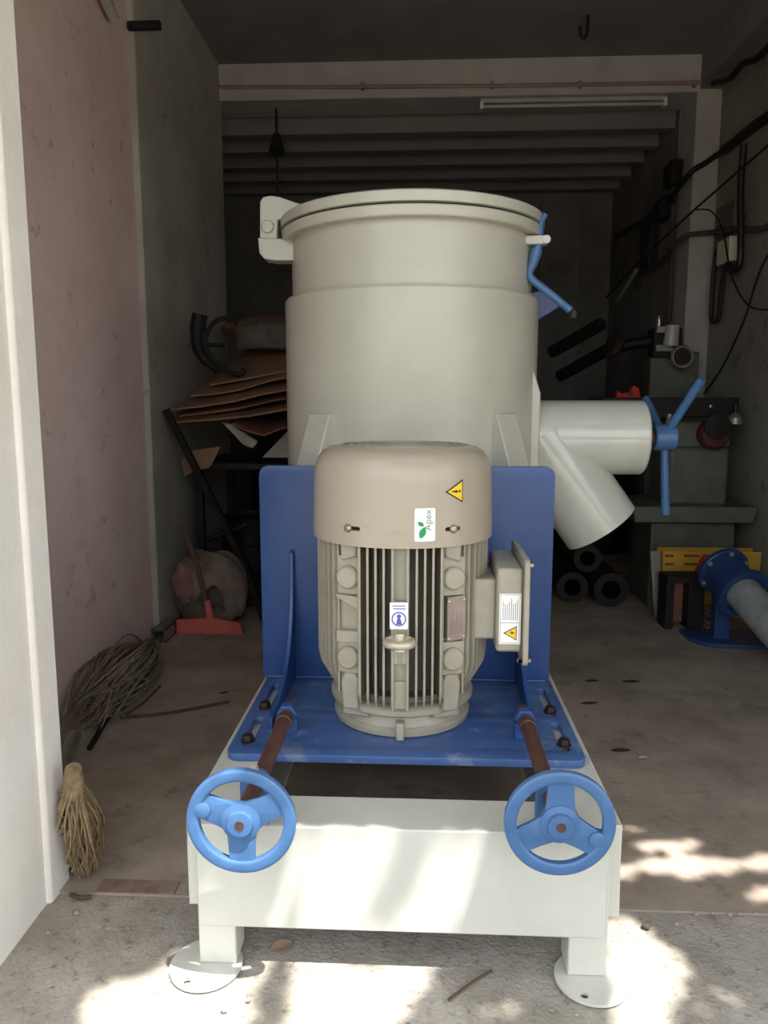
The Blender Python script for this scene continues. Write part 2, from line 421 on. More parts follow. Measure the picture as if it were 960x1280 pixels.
# support brackets on the drum's front, either side
for sgn in (-1, 1):
    a = math.radians(40) * sgn + .03
    rm = Matrix.Rotation(a, 3, 'Z')
    def loc(u, v, w, rm=rm):                # u along tangent, v outward, w up
        q = rm @ Vector((u, -v, 0)); return (DX + q.x, DY + q.y, w)
    b = MB()
    pr = [(.47, .45), (.625, .45), (.625, 1.16), (.552, 1.36), (.47, 1.36)]
    b.prism(pr, lambda u, v, t: loc(t, u, v), -.055, .055)
    b.build('support_bracket', 'cream', drum, .004)
# discharge housing bulge on the right
b = MB()
b.prism([(.30, .60), (.525, .60), (.525, 1.44), (.485, 1.56), (.30, 1.56)], lambda u, v, t: (DX + u, DY + t, v), -.20, .20)
b.build('outlet_housing', 'cream', drum, .006)
# lid hinge on the left
HY = 3.22
def hp(x, y): q = ony(x, y, HY); return (q.x, q.z)
b = MB().prism([hp(*p) for p in ((327, 300), (327, 255), (331, 249), (340, 247), (352, 249), (372, 256), (400, 262), (400, 274), (366, 275), (349, 277), (348, 302))], lambda u, v, t: (u, HY + t, v), -.035, .035)
hinge = b.build('lid_hinge', 'cream', drum, .004)
b = MB().prism([hp(*p) for p in ((325, 300), (352, 301), (380, 303), (380, 328), (345, 328), (333, 326), (327, 319))], lambda u, v, t: (u, HY + t, v), -.045, .045)
b.build('hinge_base', 'cream', hinge, .004)
q = hp(337, 286)
MB().lathe([(.026, 0), (.026, .006), (.022, .012), (.0, .013)], (q[0], HY - .035, q[1]), 24, YROT).build('hinge_pin', 'cream', hinge)
# lid clamp on the right
KY = 3.12
def kp(x, y, dy=0): return ony(x, y, KY + dy)
b = MB(); q = kp(672, 301)
b.bx(q.x - .06, q.x + .03, KY - .025, KY + .025, q.z - .017, q.z + .017)
cl = b.build('clamp_lug', 'cream', drum, .004)
MB().lathe([(.0, -.03), (.016, -.03), (.016, .03), (.0, .03)], (q.x + .03, KY, q.z), 16, YROT).build('clamp_pin', 'cream', cl)
b = MB().tube(smooth([kp(682, 268), kp(678, 274), kp(675, 285), kp(674, 300), kp(670, 318)]), [.012] * 8 + [.014] * 8 + [.016] * 9, 12)
b.tube(smooth([kp(671, 312), kp(668, 322), kp(663, 338)]), [.024, .024, .024, .024, .024, .024, .023, .022, .021, .02, .018, .016, .015], 12)
b.tube(smooth([kp(664, 330), kp(662, 343), kp(667, 351), kp(690, 369), kp(713, 388)]), .015, 12)
b.build('clamp_handle', 'wheel_blue', cl)
MB().lathe([(.0, -.02), (.018, -.016), (.021, 0), (.018, .016), (.0, .02)], kp(717, 393), 14).build('handle_knob', 'dark_steel', cl)
mb_ = MB().prism([(ony(x, y, 3.5).x, ony(x, y, 3.5).z) for x, y in ((650, 368), (676, 364), (700, 374), (697, 386), (668, 404), (650, 404))], lambda u, v, t: (u, 3.5 + t, v), -.03, .03)
mb_.build('lift_bracket', 'blue', drum, .006)
# ---- discharge chute with spoked handle hub
CYc, CZc = 3.30, 1.255
ch = MB().lathe([(.158, .40), (.158, .975), (.152, .983), (.0, .983)], (DX, CYc, CZc), 64, XROT)
chute = ch.build('discharge_chute', 'chute_paint', mixer, 0, 30)
tag(chute, 'glossy pale grey discharge pipe with angled spout')
p0 = Vector((.50, CYc, 1.265)); dr_ = Vector((.575, -.02, -.81)).normalized()
mt = dr_.to_track_quat('Z', 'Y').to_matrix()
L = .485
MB().lathe([(.166, 0), (.166, L), (.158, L), (.158, .1)], p0, 56, mt).build('spout', 'chute_paint', chute, 0, 30)
MB().lathe([(.045, 0), (.045, .03)], (.94, CYc, CZc), 32, XROT).build('shaft_collar', 'cream', chute, .003)
MB().lathe([(.03, 0), (.03, .05)], (.965, CYc, CZc), 24, XROT).build('shaft', 'dark_red', chute)
hub = MB().lathe([(.0, 0), (.05, 0), (.055, .005), (.055, .085), (.05, .09), (.02, .092), (.018, .1), (.0, .1)], (.99, CYc, CZc), 32, XROT).build('handle_hub', 'wheel_blue', chute)
hc = Vector((1.035, CYc, CZc))
for (vx, vy, vz, Lh) in ((.09, -.15, .24, .30), (.03, .02, -.33, .335), (-.02, .22, .16, .28)):
    v = Vector((vx, vy, vz)).normalized()
    MB().tube([hc + v * .03, hc + v * (Lh * .9), hc + v * Lh], [.017, .019, .017], 14).build('handle_bar', 'wheel_blue', chute)
h = hexbolt((1.05, CYc - .01, CZc + .05), .012, .05); h.build('hub_bolt', 'steel', chute)
# ---- electric motor
MX, MY = -.055, 2.365
def pol(r, a, z): return Vector((MX + r * math.sin(a), MY - r * math.cos(a), z))
mb = MB().lathe([(.0, PT), (.205, PT), (.215, PT + .004), (.218, PT + .022), (.206, PT + .03), (.194, PT + .055), (.20, .50), (.192, .528), (.0, .528)], (MX, MY, 0), 72)
motor = mb.build('electric_motor', 'motor', mixer, 0, 30)
tag(motor, 'beige ribbed electric motor standing upright')
MB().lathe([(.19, .525), (.150, .53), (.150, 1.04), (.14, 1.04)], (MX, MY, 0), 72).build('housing', 'motor', motor)
MB().lathe([(.19, .478), (.222, .478), (.228, .483), (.228, .497), (.222, .503), (.19, .515)], (MX, MY, 0), 72).build('end_shield', 'motor', motor)
FY = 2.100                                     # front of the straight fins
for x in (-.118, -.094, -.0705, -.047, .047, .0705, .094, .118):
    fy = MY - math.sqrt(.267 ** 2 - x * x)
    pr = [(2.30, .515), (fy + .03, .515), (fy + .008, .54), (fy, .57), (fy, 1.03), (2.30, 1.03)]
    MB().prism(pr, lambda u, v, t, x=x: (MX + x + t, u, v), -.0032, .0032).build('fin', 'motor', motor)
# centre pad
b = MB().bx(MX - .026, MX - .017, FY - .001, 2.2, .515, 1.03).bx(MX + .017, MX + .026, FY - .001, 2.2, .515, 1.03)
b.bx(MX - .02, MX + .02, FY + .022, 2.2, .515, 1.03)
b.bx(MX - .02, MX + .02, FY + .002, 2.15, .655, .84).bx(MX - .02, MX + .02, FY + .012, 2.15, .515, .60)
b.bx(MX - .003, MX + .003, FY - .004, 2.15, .655, .84)
b.build('centre_rib', 'motor', motor, .003)
# pads left and right of the fins, stepped recesses and bosses; each stands square to its own radius
PA = math.radians(18)
def padframe(s):
    rm = Matrix.Rotation(PA * s, 3, 'Z')
    def g(u, v, w): q = rm @ Vector((u * s, -(v - .256), 0)); return (MX + s * .154 + q.x, 2.160 + q.y, w)
    return g, rm
def gbox(mb, g, u0, u1, v0, v1, z0, z1):
    mb.prism([(u0, z0), (u1, z0), (u1, z1), (u0, z1)], lambda u, v, t: g(u, t, v), v0, v1)
for s in (-1, 1):
    g, rm = padframe(s)
    b = MB()
    if s < 0: gbox(b, g, -.034, .036, .11, .232, .54, 1.03)
    else:                                       # a deep slot stays open beside the rating plate
        gbox(b, g, -.034, .036, .11, .232, .54, .712); gbox(b, g, -.034, .036, .11, .232, .843, 1.03)
        gbox(b, g, -.014, .036, .11, .232, .712, .843)
    gbox(b, g, -.034, .036, .2, .250, .605, .705)
    gbox(b, g, -.034, .036, .2, .250, .845, .96)
    if s < 0:
        b.prism([(-.034, .842), (-.034, .80), (-.012, .812), (.036, .836), (.036, .846)], lambda u, v, t: g(u, t, v), .2, .262)
        b.prism([(-.034, .703), (-.034, .738), (.036, .735), (.036, .700)], lambda u, v, t: g(u, t, v), .2, .262)
    gbox(b, g, -.036, -.031, .17, .262, .54, 1.03)
    gbox(b, g, .033, .040, .12, .246, .54, 1.03)
    b.build('side_pad', 'motor', motor, .006)
    for z in (.655, .898):
        MB().lathe([(.035, -.03), (.034, .008), (.029, .014), (.0, .015)], g(.0, .254, z), 32, rm @ YROT).build('boss', 'motor', motor)
    MB().prism([(-.026, .492), (.022, .492), (.028, .58), (.016, .605), (-.02, .605), (-.030, .58)], lambda u, v, t: g(u, t, v), .16, .252).build('clamp_lug', 'motor', motor, .006)
    MB().prism([(-.028, .960), (.020, .945), (.024, 1.02), (-.032, 1.02)], lambda u, v, t: g(u, t, v), .18, .262).build('top_lug', 'motor', motor, .006)
    b = MB(); gbox(b, g, -.05, .035, .14, .225, .462, .492)
    b.build('flange_ear', 'motor', motor, .006)
MB().bx(MX - .013, MX + .013, MY - .238, MY - .2, PT - .0, PT + .055).build('flange_lug', 'motor', motor, .006)
# radial side fins
fm = MB()
fm.prism([(.14, .50), (.225, .535), (.262, .60), (.268, .63), (.268, 1.03), (.14, 1.03)], lambda u, v, t: (t, -u, v), -.0045, .0045)
fme = fm.mesh('fin', 'motor')
for s in (-1, 1):
    for k in range(17):
        a = s * math.radians(48.5 + k * 6.2)
        o = link('fin', fme, motor); o.location = (MX, MY, 0); o.rotation_euler = (0, 0, a)
# cowl
cw = MB().lathe([(.262, 1.0), (.279, .997), (.2795, 1.02), (.277, 1.13), (.275, 1.18), (.272, 1.21), (.264, 1.235), (.249, 1.256), (.228, 1.268), (.205, 1.273),
                 (.198, 1.266), (.198, 1.12), (.0, 1.12)], (MX, MY, 0), 96)
def carve(me, cutters):
    a_ = bpy.data.objects.new('solid', me); COL.objects.link(a_); tmp = []
    for c_ in cutters:
        o_ = bpy.data.objects.new('cutter', c_); COL.objects.link(o_); tmp.append(o_)
        md = a_.modifiers.new('cut', 'BOOLEAN'); md.operation = 'DIFFERENCE'; md.object = o_; md.solver = 'EXACT'
    bpy.context.view_layer.update()
    out = bpy.data.meshes.new_from_object(a_.evaluated_get(bpy.context.evaluated_depsgraph_get()))
    for o_ in tmp + [a_]: bpy.data.objects.remove(o_)
    return out
SCREW_A = math.radians(32.3)
cutters = []
for s in (-1, 1):
    cm = MB().prism(rrect(-.026, .026, -.006, .006, .006), lambda u, v, t, s=s: pol(t, s * SCREW_A + (0 if s > 0 else .05) + u / .279, 1.048 + v), .235, .30)
    cutters.append(cm.mesh('cutter', 'cowl'))
cme = carve(cw.mesh('fan_cowl', 'cowl', 50), cutters)
finish(cme, 50); cowl = link('fan_cowl', cme, motor)
g = MB()
for r in (.19, .165, .14, .115, .09, .065, .04):
    g.lathe([(r - .004, 1.266), (r + .004, 1.266), (r + .004, 1.276), (r - .004, 1.276)], (MX, MY, 0), 48, closed=True)
for k in range(8):
    a = k * PI / 4 + .2; g.tube([pol(.02, a, 1.272), pol(.204, a, 1.272)], .004, 6)
g.build('fan_grille', 'motor', motor)
for s in (-1, 1):
    a = SCREW_A * s; q = pol(.280, a, 1.048)
    MB().lathe([(.0085, -.03), (.0085, -.001), (.0125, -.001), (.0125, .003), (.009, .008), (.0, .010)], q, 18, Matrix.Rotation(a, 3, 'Z') @ YROT).build('cowl_screw', 'steel', motor)
# stickers on the cowl (bent to its curve)
def on_cowl(ac, zc, off=.0008): return lambda x, y, z: pol((.2795 if zc < 1.12 else .2775) + off + z, ac + x / .279, zc + y)
ac = math.asin((ony(531.5, 656, 2.10).x - MX) / .282); zc = ony(531, 656, 2.095).z
def sub(me, n=4):
    bm = bmesh.new(); bm.from_mesh(me); bmesh.ops.triangulate(bm, faces=bm.faces)
    for _ in range(n):
        ed = [e for e in bm.edges if abs(e.verts[0].co.x - e.verts[1].co.x) > .012]
        if ed: bmesh.ops.subdivide_edges(bm, edges=ed, cuts=1); bmesh.ops.triangulate(bm, faces=bm.faces)
    bm.to_mesh(me); bm.free(); return me
put(sub(fill([rrect(-.030, .030, -.047, .047, .006)], .0004)), on_cowl(ac, zc), 'brand_sticker', 'sticker_white', motor)
tm = text('Apex', .028)
put(tm, lambda x, y, z: on_cowl(ac, zc, .0018)(-y + .009, x + .013, z), 'brand_lettering', 'ink_grey', motor)
def leafpoly(cx, cy, ln, w, ang, n=10):
    p = []
    for k in range(n + 1): t = k / n; p.append((ln * t, w * math.sin(PI * t) ** .8))
    for k in range(1, n): t = 1 - k / n; p.append((ln * t, -w * math.sin(PI * t) ** .8))
    c, s_ = math.cos(ang), math.sin(ang)
    return [(cx + u * c - v * s_, cy + u * s_ + v * c) for u, v in p]
for nm, args in (('leaf_emblem', (-.0005, -.006, .035, .0095, math.radians(248))), ('leaf_emblem', (-.003, -.003, .021, .006, math.radians(150)))):
    put(fill([leafpoly(*args)], .0002), on_cowl(ac, zc, .0018), nm, 'leaf_green', motor)
ac2 = math.asin((ony(570, 615, 2.12).x - MX) / .279); zc2 = ony(570, 615, 2.12).z
def tri(sz): return [(-sz, 0), (sz * .78, -sz * 1.0), (sz * .78, sz * 1.0)]
put(sub(fill([tri(.033)], .0004)), on_cowl(ac2, zc2), 'warning_sticker', 'ink', motor)
put(sub(fill([[(x * .84 + .001, y * .84) for x, y in tri(.033)]], .0004)), on_cowl(ac2, zc2, .0014), 'warning_face', 'sticker_yellow', motor)
put(fill([[(-.014, -.0012), (.006, -.004), (.006, .004), (-.014, .0012)]], .0002), on_cowl(ac2, zc2, .0022), 'exclamation_bar', 'ink', motor)
put(fill([circle(.0135, 0, .0034, 12)], .0002), on_cowl(ac2, zc2, .0022), 'exclamation_dot', 'ink', motor)
# eye bolt
ez = .737
eb = MB().tube([(MX, FY + .01, ez - .008), (MX, FY - .03, ez - .008)], .016, 18)
ring = []
for k in range(33):
    a = 2 * PI * k / 32; ring.append((MX + .036 * math.cos(a), FY - .048 + .030 * math.sin(a), ez))
eb.tube(ring, .0125, 12, False)
eb.tube([(MX, FY - .022, ez + .018), (MX, FY - .030, ez - .03)], [.018, .022], 14)
eb.build('eye_bolt', 'brass', motor)
# small tag with a violet emblem on the centre rib
tz = ony(499, 769, 2.098).z
fl = lambda yo: (lambda x, y, z: (MX + x - .002, yo - z, tz + y))
put(fill([rrect(-.027, .025, -.040, .038, .002)], .0006), fl(FY - .006), 'inspection_tag', 'sticker_white', motor)
put(fill([circle(-.001, -.010, .021, 30), circle(-.001, -.010, .0175, 30)], .0003), fl(FY - .0075), 'tag_ring', 'ink_violet', motor)
put(fill([circle(-.001, -.002, .006, 16)], .0003), fl(FY - .0075), 'tag_emblem', 'ink_violet', motor)
put(fill([[(-.009, -.026), (.008, -.026), (.003, -.008), (-.005, -.008)]], .0003), fl(FY - .0075), 'tag_emblem', 'ink_violet', motor)
for i, zz in enumerate((.027, .019)):
    put(fill([[(-.02 + i * .003, zz), (.018, zz), (.018, zz + .0025), (-.02 + i * .003, zz + .0025)]], .0002), fl(FY - .0075), 'tag_print', 'ink_violet', motor)
# rating plate on the right pad
g, rm = padframe(1)
pcz = .774
rp = lambda off: (lambda x, y, z: g(x - .002, .240 + off + z, pcz + y + x * .10))
MB().prism([(-.013, -.060), (.038, -.060), (.038, .066), (-.013, .066)], lambda u, v, t: rp(0)(u, v, t), -.03, .012).build('plate_pad', 'motor', motor, .002)
put(fill([[(-.016, -.064), (.040, -.064), (.040, .062), (-.016, .062)]], .001), rp(.014), 'rating_plate', 'nameplate', motor)
for (u, v) in ((-.011, -.057), (.035, -.057), (-.011, .055), (.035, .055)):
    q = rp(.016)(u, v, 0); MB().lathe([(.004, -.003), (.004, .002), (.0, .004)], q, 10, rm @ YROT).build('rivet', 'steel', motor)
for k in range(9):
    w_ = random.uniform(.02, .045)
    x_ = -.008 + k * .0048
    put(fill([[(x_, -.045), (x_ + .0014, -.045), (x_ + .0014, -.045 + w_ * 2), (x_, -.045 + w_ * 2)]], .0002), rp(.0156), 'plate_print', 'ink_line', motor)
# terminal box
tx0 = .213
MB().bx(.16, .228, 2.21, 2.44, .70, .885).build('terminal_neck', 'motor', motor, .008)
tb = MB().bx(.226, .302, 2.175, 2.46, .672, .925).build('terminal_box', 'motor', motor, .010)
tag(tb, 'grey terminal box with warning label')
MB().prism(rrect(2.15, 2.49, .635, .955, .02), lambda u, v, t: (t, u, v), .302, .318).build('terminal_cover', 'motor', motor, .003)
for yy in (2.17, 2.47):
    for zz in (.652, .938):
        hexbolt((.318, yy, zz), .009, .010, 'x').build('cover_bolt', 'steel', motor)
    hexbolt((.302, 2.165, .652), .008, -.016, 'x').build('cover_bolt', 'steel', motor)
lx0, lx1 = ony(624, 770, 2.175).x, ony(651, 770, 2.175).x
lz0, lz1 = ony(636, 805, 2.175).z, ony(636, 742, 2.175).z
lx1 = min(lx1, .300)
put(fill([[(lx0, lz0), (lx1, lz0), (lx1, lz1), (lx0, lz1)]], .0004), lambda x, y, z: (x, 2.1740 - z, y), 'box_label', 'sticker_white', motor)
lw, lh = lx1 - lx0, lz1 - lz0
put(fill([[(lx0 + .003, lz0 + .003), (lx1 - .003, lz0 + .003), (lx1 - .003, lz1 - .003), (lx0 + .003, lz1 - .003)], [(lx0 + .004, lz0 + .004), (lx1 - .004, lz0 + .004), (lx1 - .004, lz1 - .004), (lx0 + .004, lz1 - .004)]], .0002),
    lambda x, y, z: (x, 2.1733 - z, y), 'label_border', 'ink_line', motor)
put(fill([[(lx0 + .004, lz0 + lh * .42), (lx1 - .004, lz0 + lh * .42), (lx1 - .004, lz0 + lh * .428), (lx0 + .004, lz0 + lh * .428)]], .0002), lambda x, y, z: (x, 2.1733 - z, y), 'label_rule', 'ink_line', motor)
for k in range(8):
    x_ = lx0 + lw * (.16 + .095 * k); zt = lz0 + lh * random.uniform(.78, .93)
    put(fill([[(x_, lz0 + lh * .48), (x_ + .0016, lz0 + lh * .48), (x_ + .0016, zt), (x_, zt)]], .0002), lambda x, y, z: (x, 2.1733 - z, y), 'label_print', 'ink_line', motor)
tcx, tcz = (lx0 + lx1) / 2 + .003, lz0 + lh * .22
bl = lambda yo: (lambda x, y, z: (tcx + x, yo - z, tcz + y))
put(fill([tri(.022)], .0002), bl(2.1732), 'hazard_triangle', 'ink', motor)
put(fill([[(x * .82 + .001, y * .82) for x, y in tri(.022)]], .0002), bl(2.1726), 'hazard_face', 'sticker_yellow', motor)
put(fill([[(-.010, -.001), (.002, .003), (.001, -.002), (.012, .001), (.000, .006), (.001, .0015)]], .0002), bl(2.1720), 'hazard_bolt', 'ink', motor)
# pulley below the plate
MB().lathe([(.0, .30), (.085, .30), (.085, .312), (.072, .322), (.085, .332), (.085, .345), (.03, .347), (.03, PZ)], (MX, 2.30, 0), 40).build('drive_pulley', 'dark_steel', mixer)

# ================================================================== THINGS ALONG THE LEFT WALL
def lump(c, size, seed, n=3, amp=.12, flat=True):
    """a rumpled closed bag shape"""
    rnd = random.Random(seed)
    bm = bmesh.new(); bmesh.ops.create_icosphere(bm, subdivisions=n, radius=1)
    ph = [(rnd.uniform(1.5, 5), rnd.uniform(0, 6), Vector((rnd.uniform(-1, 1), rnd.uniform(-1, 1), rnd.uniform(-1, 1)))) for _ in range(9)]
    for v in bm.verts:
        dd = sum(math.sin(f * v.co.dot(w) * 2 + p) for f, p, w in ph) / 4
        v.co *= 1 + amp * dd
        if flat and v.co.z < -.55: v.co.z = -.55 - (v.co.z + .55) * -.1
        v.co = Vector((v.co.x * size[0], v.co.y * size[1], v.co.z * size[2])) + Vector(c)
    mb = MB(); mb.add([v.co for v in bm.verts], [[v.index for v in f.verts] for f in bm.faces]); bm.free()
    return mb
# cardboard sheets piled on a steel table
tbl = thing('steel_table', 'dark steel table carrying the pile of cardboard sheets', 'table', (-.95, 5.3, 0))
MB().bx(-1.5, -.45, 4.80, 5.75, .98, 1.02).build('table_top', 'dark_steel', tbl, .004)
for x in (-1.44, -.52):
    for y in (4.87, 5.68): MB().bx(x - .025, x + .025, y - .025, y + .025, 0, .98).build('leg', 'dark_steel', tbl)
def sheet(pix, Y0, sag, name, label, m, tilt=0, thick=.012, gap=0):
    """pix: front edge pixels left->right, given on the plane Y0; the sheet runs back from there"""
    n = len(pix); dep = 1.0; K = 7; top = []
    for j in range(K):
        t = j / (K - 1)
        for i, (x, y) in enumerate(pix):
            q = ony(x, y, Y0); u = i / (n - 1)
            top.append(Vector((max(q.x, -1.565) + .03 * t * math.sin(i * 2.1) + .03 * t, Y0 + dep * t, q.z + tilt * t + sag * math.sin(PI * t) * math.sin(PI * u))))
    mb = MB(); N = n * K
    fs = []
    for j in range(K - 1):
        for i in range(n - 1):
            a = j * n + i; fs.append((a, a + 1, a + n + 1, a + n)); fs.append((N + a, N + a + n, N + a + n + 1, N + a + 1))
    for i in range(n - 1):
        fs.append((i, N + i, N + i + 1, i + 1)); a = (K - 1) * n + i; fs.append((a, a + 1, N + a + 1, N + a))
    for j in range(K - 1):
        a = j * n; fs.append((a, a + n, N + a + n, N + a)); a += n - 1; fs.append((a, N + a, N + a + n, a + n))
    mb.add(top + [v - Vector((0, 0, thick)) for v in top], fs)
    return tag(mb.build(name, m), label, 'cardboard', 'cardboard sheets piled by the left wall')
sheet([(204, 527), (230, 526), (270, 523), (310, 519), (350, 512), (395, 505)], 4.66, .02, 'cardboard_sheet', 'lowest brown cardboard sheet on the steel table, wide and flat', 'cardboard', .22)
sheet([(290, 529), (310, 538), (330, 543), (350, 535), (395, 522)], 4.62, .02, 'cardboard_sheet', 'orange-brown folded cardboard sheet hanging over the front of the pile', 'cardboard_dark', .16)
sheet([(224, 519), (260, 515), (300, 509), (340, 500), (395, 490)], 4.70, .02, 'cardboard_sheet', 'second cardboard sheet up in the pile, dark gap above it', 'cardboard_dark', .225)
sheet([(214, 511), (250, 507), (290, 501), (330, 491), (395, 480)], 4.68, .03, 'cardboard_sheet', 'third cardboard sheet up in the pile, slightly bowed', 'cardboard', .235)
sheet([(238, 494), (270, 491), (300, 486), (340, 474), (395, 464)], 4.78, .03, 'cardboard_sheet', 'upper cardboard sheet with a dark slit below it', 'cardboard', .25)
sheet([(262, 480), (280, 477), (310, 472), (350, 464), (395, 456)], 4.88, .035, 'cardboard_sheet', 'topmost pale cardboard sheet of the pile', 'cardboard', .30)
def flap(pts, th, name, label, m, cat='cardboard'):
    n = len(pts); mb = MB(); pts = [Vector(p) for p in pts]
    nr = (pts[1] - pts[0]).cross(pts[2] - pts[0]).normalized() * th
    mb.add(pts + [p + nr for p in pts], [tuple(range(n)), tuple(range(n, 2 * n))[::-1]] + [(i, i + n, (i + 1) % n + n, (i + 1) % n) for i in range(n)])
    return tag(mb.build(name, m), label, cat, 'cardboard sheets piled by the left wall')
flap([ony(278, 528, 4.78), ony(288, 530, 4.78), ony(322, 552, 4.78), ony(316, 560, 4.78), ony(304, 556, 4.78)], .01, 'cardboard_strip', 'pale cardboard strip slanting down below the pile', 'carton_white')
flap([ony(328, 572, 4.86), ony(358, 540, 4.86), ony(380, 536, 4.86), ony(380, 572, 4.86)], .01, 'cardboard_strip', 'pale cardboard offcut behind the blue back plate', 'carton_white')
flap([ony(226, 575, 4.74), ony(240, 563, 4.74), ony(276, 558, 4.74), ony(268, 574, 4.74), ony(262, 585, 4.74), ony(244, 588, 4.74), ony(230, 596, 4.74)], .01, 'cardboard_flap', 'torn brown cardboard flap behind the leaning bar', 'cardboard')
tag(lump(ony(328, 416, 5.75) + Vector((0, 0, .02)), (.27, .16, .10), 4, 4, .16).build('rag_bundle', 'cardboard_dark'), 'reddish brown rag bundle on top of the cardboard pile', 'rag')
tag(lump(ony(335, 436, 5.30) + Vector((0, 0, .068)), (.22, .13, .13), 9, 4, .16).build('plastic_bag', 'grey_wood'), 'dull grey plastic bag on the cardboard beside the mixer drum', 'bag')
# black hose coil by the wall
cp = lambda x, y: ony(x, y, 4.92)
hs = MB().tube(smooth([cp(250, 393), cp(247, 415), cp(250, 440), cp(262, 455), cp(275, 463)]), [.05] * 6 + [.045] * 6 + [.035] * 6 + [.025] * 7, 10)
hs.tube(smooth([cp(256, 428), cp(262, 410), cp(272, 400), cp(285, 398), cp(296, 405)]), .014, 8)
hs.tube(smooth([cp(254, 415), cp(258, 438), cp(270, 455), cp(286, 465), cp(300, 468), cp(305, 460)]), .018, 8)
hs.tube(smooth([cp(250, 431), cp(265, 431), cp(280, 432)]), .012, 8)
tag(hs.build('hose_coil', 'black_rubber'), 'black rubber hose looped against the grey wall above the cardboard', 'hose')
# leaning steel bar, thin bars, wooden bar
bar = MB()
bar.tube([onx(207, 512, -1.53), ony(285, 664, 4.72), ony(310, 716, 4.74)], .028, 4)
bar.tube([ony(309, 714, 4.74), Vector((ony(330, 757, 4.76).x, 4.76, .0))], .028, 4)
tag(bar.build('leaning_bar', 'dark_steel', None, .003), 'long dark square bar leaning on the grey wall', 'bar')
tag(MB().tube([onx(232, 640, -1.2) if False else ony(258, 676, 4.768), ony(310, 655, 4.775)], .018, 8).build('metal_rod', 'dark_steel'), 'short dark rod stuck across behind the leaning bar', 'rod')
for i, (a, b2, l_) in enumerate((((284, 668), (322, 740), 'thin dark bar leaning behind the blue mount'), ((275, 700), (322, 752), 'thin rusty bar resting beside the stuffed sack'))):
    tag(MB().tube([ony(*a, 4.84 + .06 * i), ony(b2[0], b2[1], 4.80 + .06 * i)], .014, 8).build('thin_bar', 'bolt'), l_, 'bar')
# dark drums and blocks under the table
for (x, y, r, h, l_) in ((-1.22, 5.3, .19, .62, 'dark oil drum under the cardboard table by the wall'), (-.74, 5.32, .2, .8, 'brownish dark drum under the cardboard table beside the mixer')):
    p = [(.0, 0), (r, 0), (r + .008, .01), (r, .03), (r, h * .33), (r + .01, h * .34), (r, h * .36), (r, h * .66), (r + .01, h * .67), (r, h * .69), (r, h - .03), (r + .008, h - .01), (r - .01, h), (r - .015, h - .02), (.0, h - .02)]
    tag(MB().lathe(p, (x, y, 0), 32).build('oil_drum', 'dark_steel' if x < -1 else 'bolt'), l_, 'drum')
# sack + squeegee
sk = thing('stuffed_sack', 'dusty stuffed sack with a pinkish torn side behind the squeegee', 'sack', (-1.4, 4.95, 0))
sb = lump((-1.32, 4.66, .21), (.235, .11, .29), 3, 5, .13)
for i_, v in enumerate(sb.v):
    dx_, dz_ = (v[0] + 1.30) / .085, (v[2] - .17) / .085
    rr_ = math.hypot(dx_, dz_) * (1 + .18 * math.sin(3 * math.atan2(dz_, dx_) + 1))
    if rr_ < 1 and v[1] < 4.66: sb.v[i_] = (v[0], v[1] + .10 * min(1, (1 - rr_) * 4), v[2])
sb.build('sack_body', 'sack', sk)
lump((-1.475, 4.585, .28), (.075, .05, .12), 12, 3, .2, False).build('torn_patch', 'sack_pink', sk)
lump((-1.30, 4.655, .16), (.07, .02, .07), 5, 4, .25, False).build('sack_filling', 'grey_wood', sk)
sq = thing('floor_squeegee', 'pink floor squeegee with wooden stick leaning on the sack', 'squeegee', (-1.25, 4.5, 0))
a, b2 = onz(218, 791, .0), onz(306, 791, .0)
a.x = max(a.x, -1.488)
b2.y = a.y = 4.46
mb = MB().prism([(a.x, .0), (b2.x, .0), (b2.x - .02, .07), ((a.x + b2.x) / 2 + .03, .10), ((a.x + b2.x) / 2 - .03, .10), (a.x, .085)], lambda u, v, t: (u, t, v), 4.44, 4.485)
mb.build('squeegee_head', 'pink_plastic', sq, .006)
mid = Vector(((a.x + b2.x) / 2, 4.463, .09))
MB().tube([mid, mid + (ony(258, 745, 4.47) - mid) * .8], [.028, .020], 12).build('stick_socket', 'pink_plastic', sq)
MB().tube([mid, ony(246, 705, 4.50), ony(227, 655, 4.54)], .0145, 10).build('stick', 'wood', sq)
# aluminium channel along the wall
mb = MB(); c0, c1 = Vector((-1.535, 4.15, .05)), Vector((-1.50, 5.0, .05))
mb.bx(-1.572, -1.495, 4.25, 4.52, .0, .006).bx(-1.572, -1.495, 4.25, 4.52, .074, .080).bx(-1.572, -1.566, 4.25, 4.52, .0, .080).bx(-1.501, -1.495, 4.25, 4.52, .0, .080)
tag(mb.build('metal_channel', 'alu'), 'hollow aluminium channel lying on the floor along the pink wall', 'channel')
mb = MB().tube([onz(76, 958, .028), onz(93, 920, .028)], .028, 12)
tag(mb.build('plastic_pipe', 'alu'), 'short pale pipe lying on the floor behind the white jamb', 'pipe')
tag(MB().tube([onz(112, 935, .012), onz(187, 808, .012)], .012, 8).build('floor_rod', 'dark_steel'), 'long thin dark rod lying along the pink wall under the twigs', 'rod')
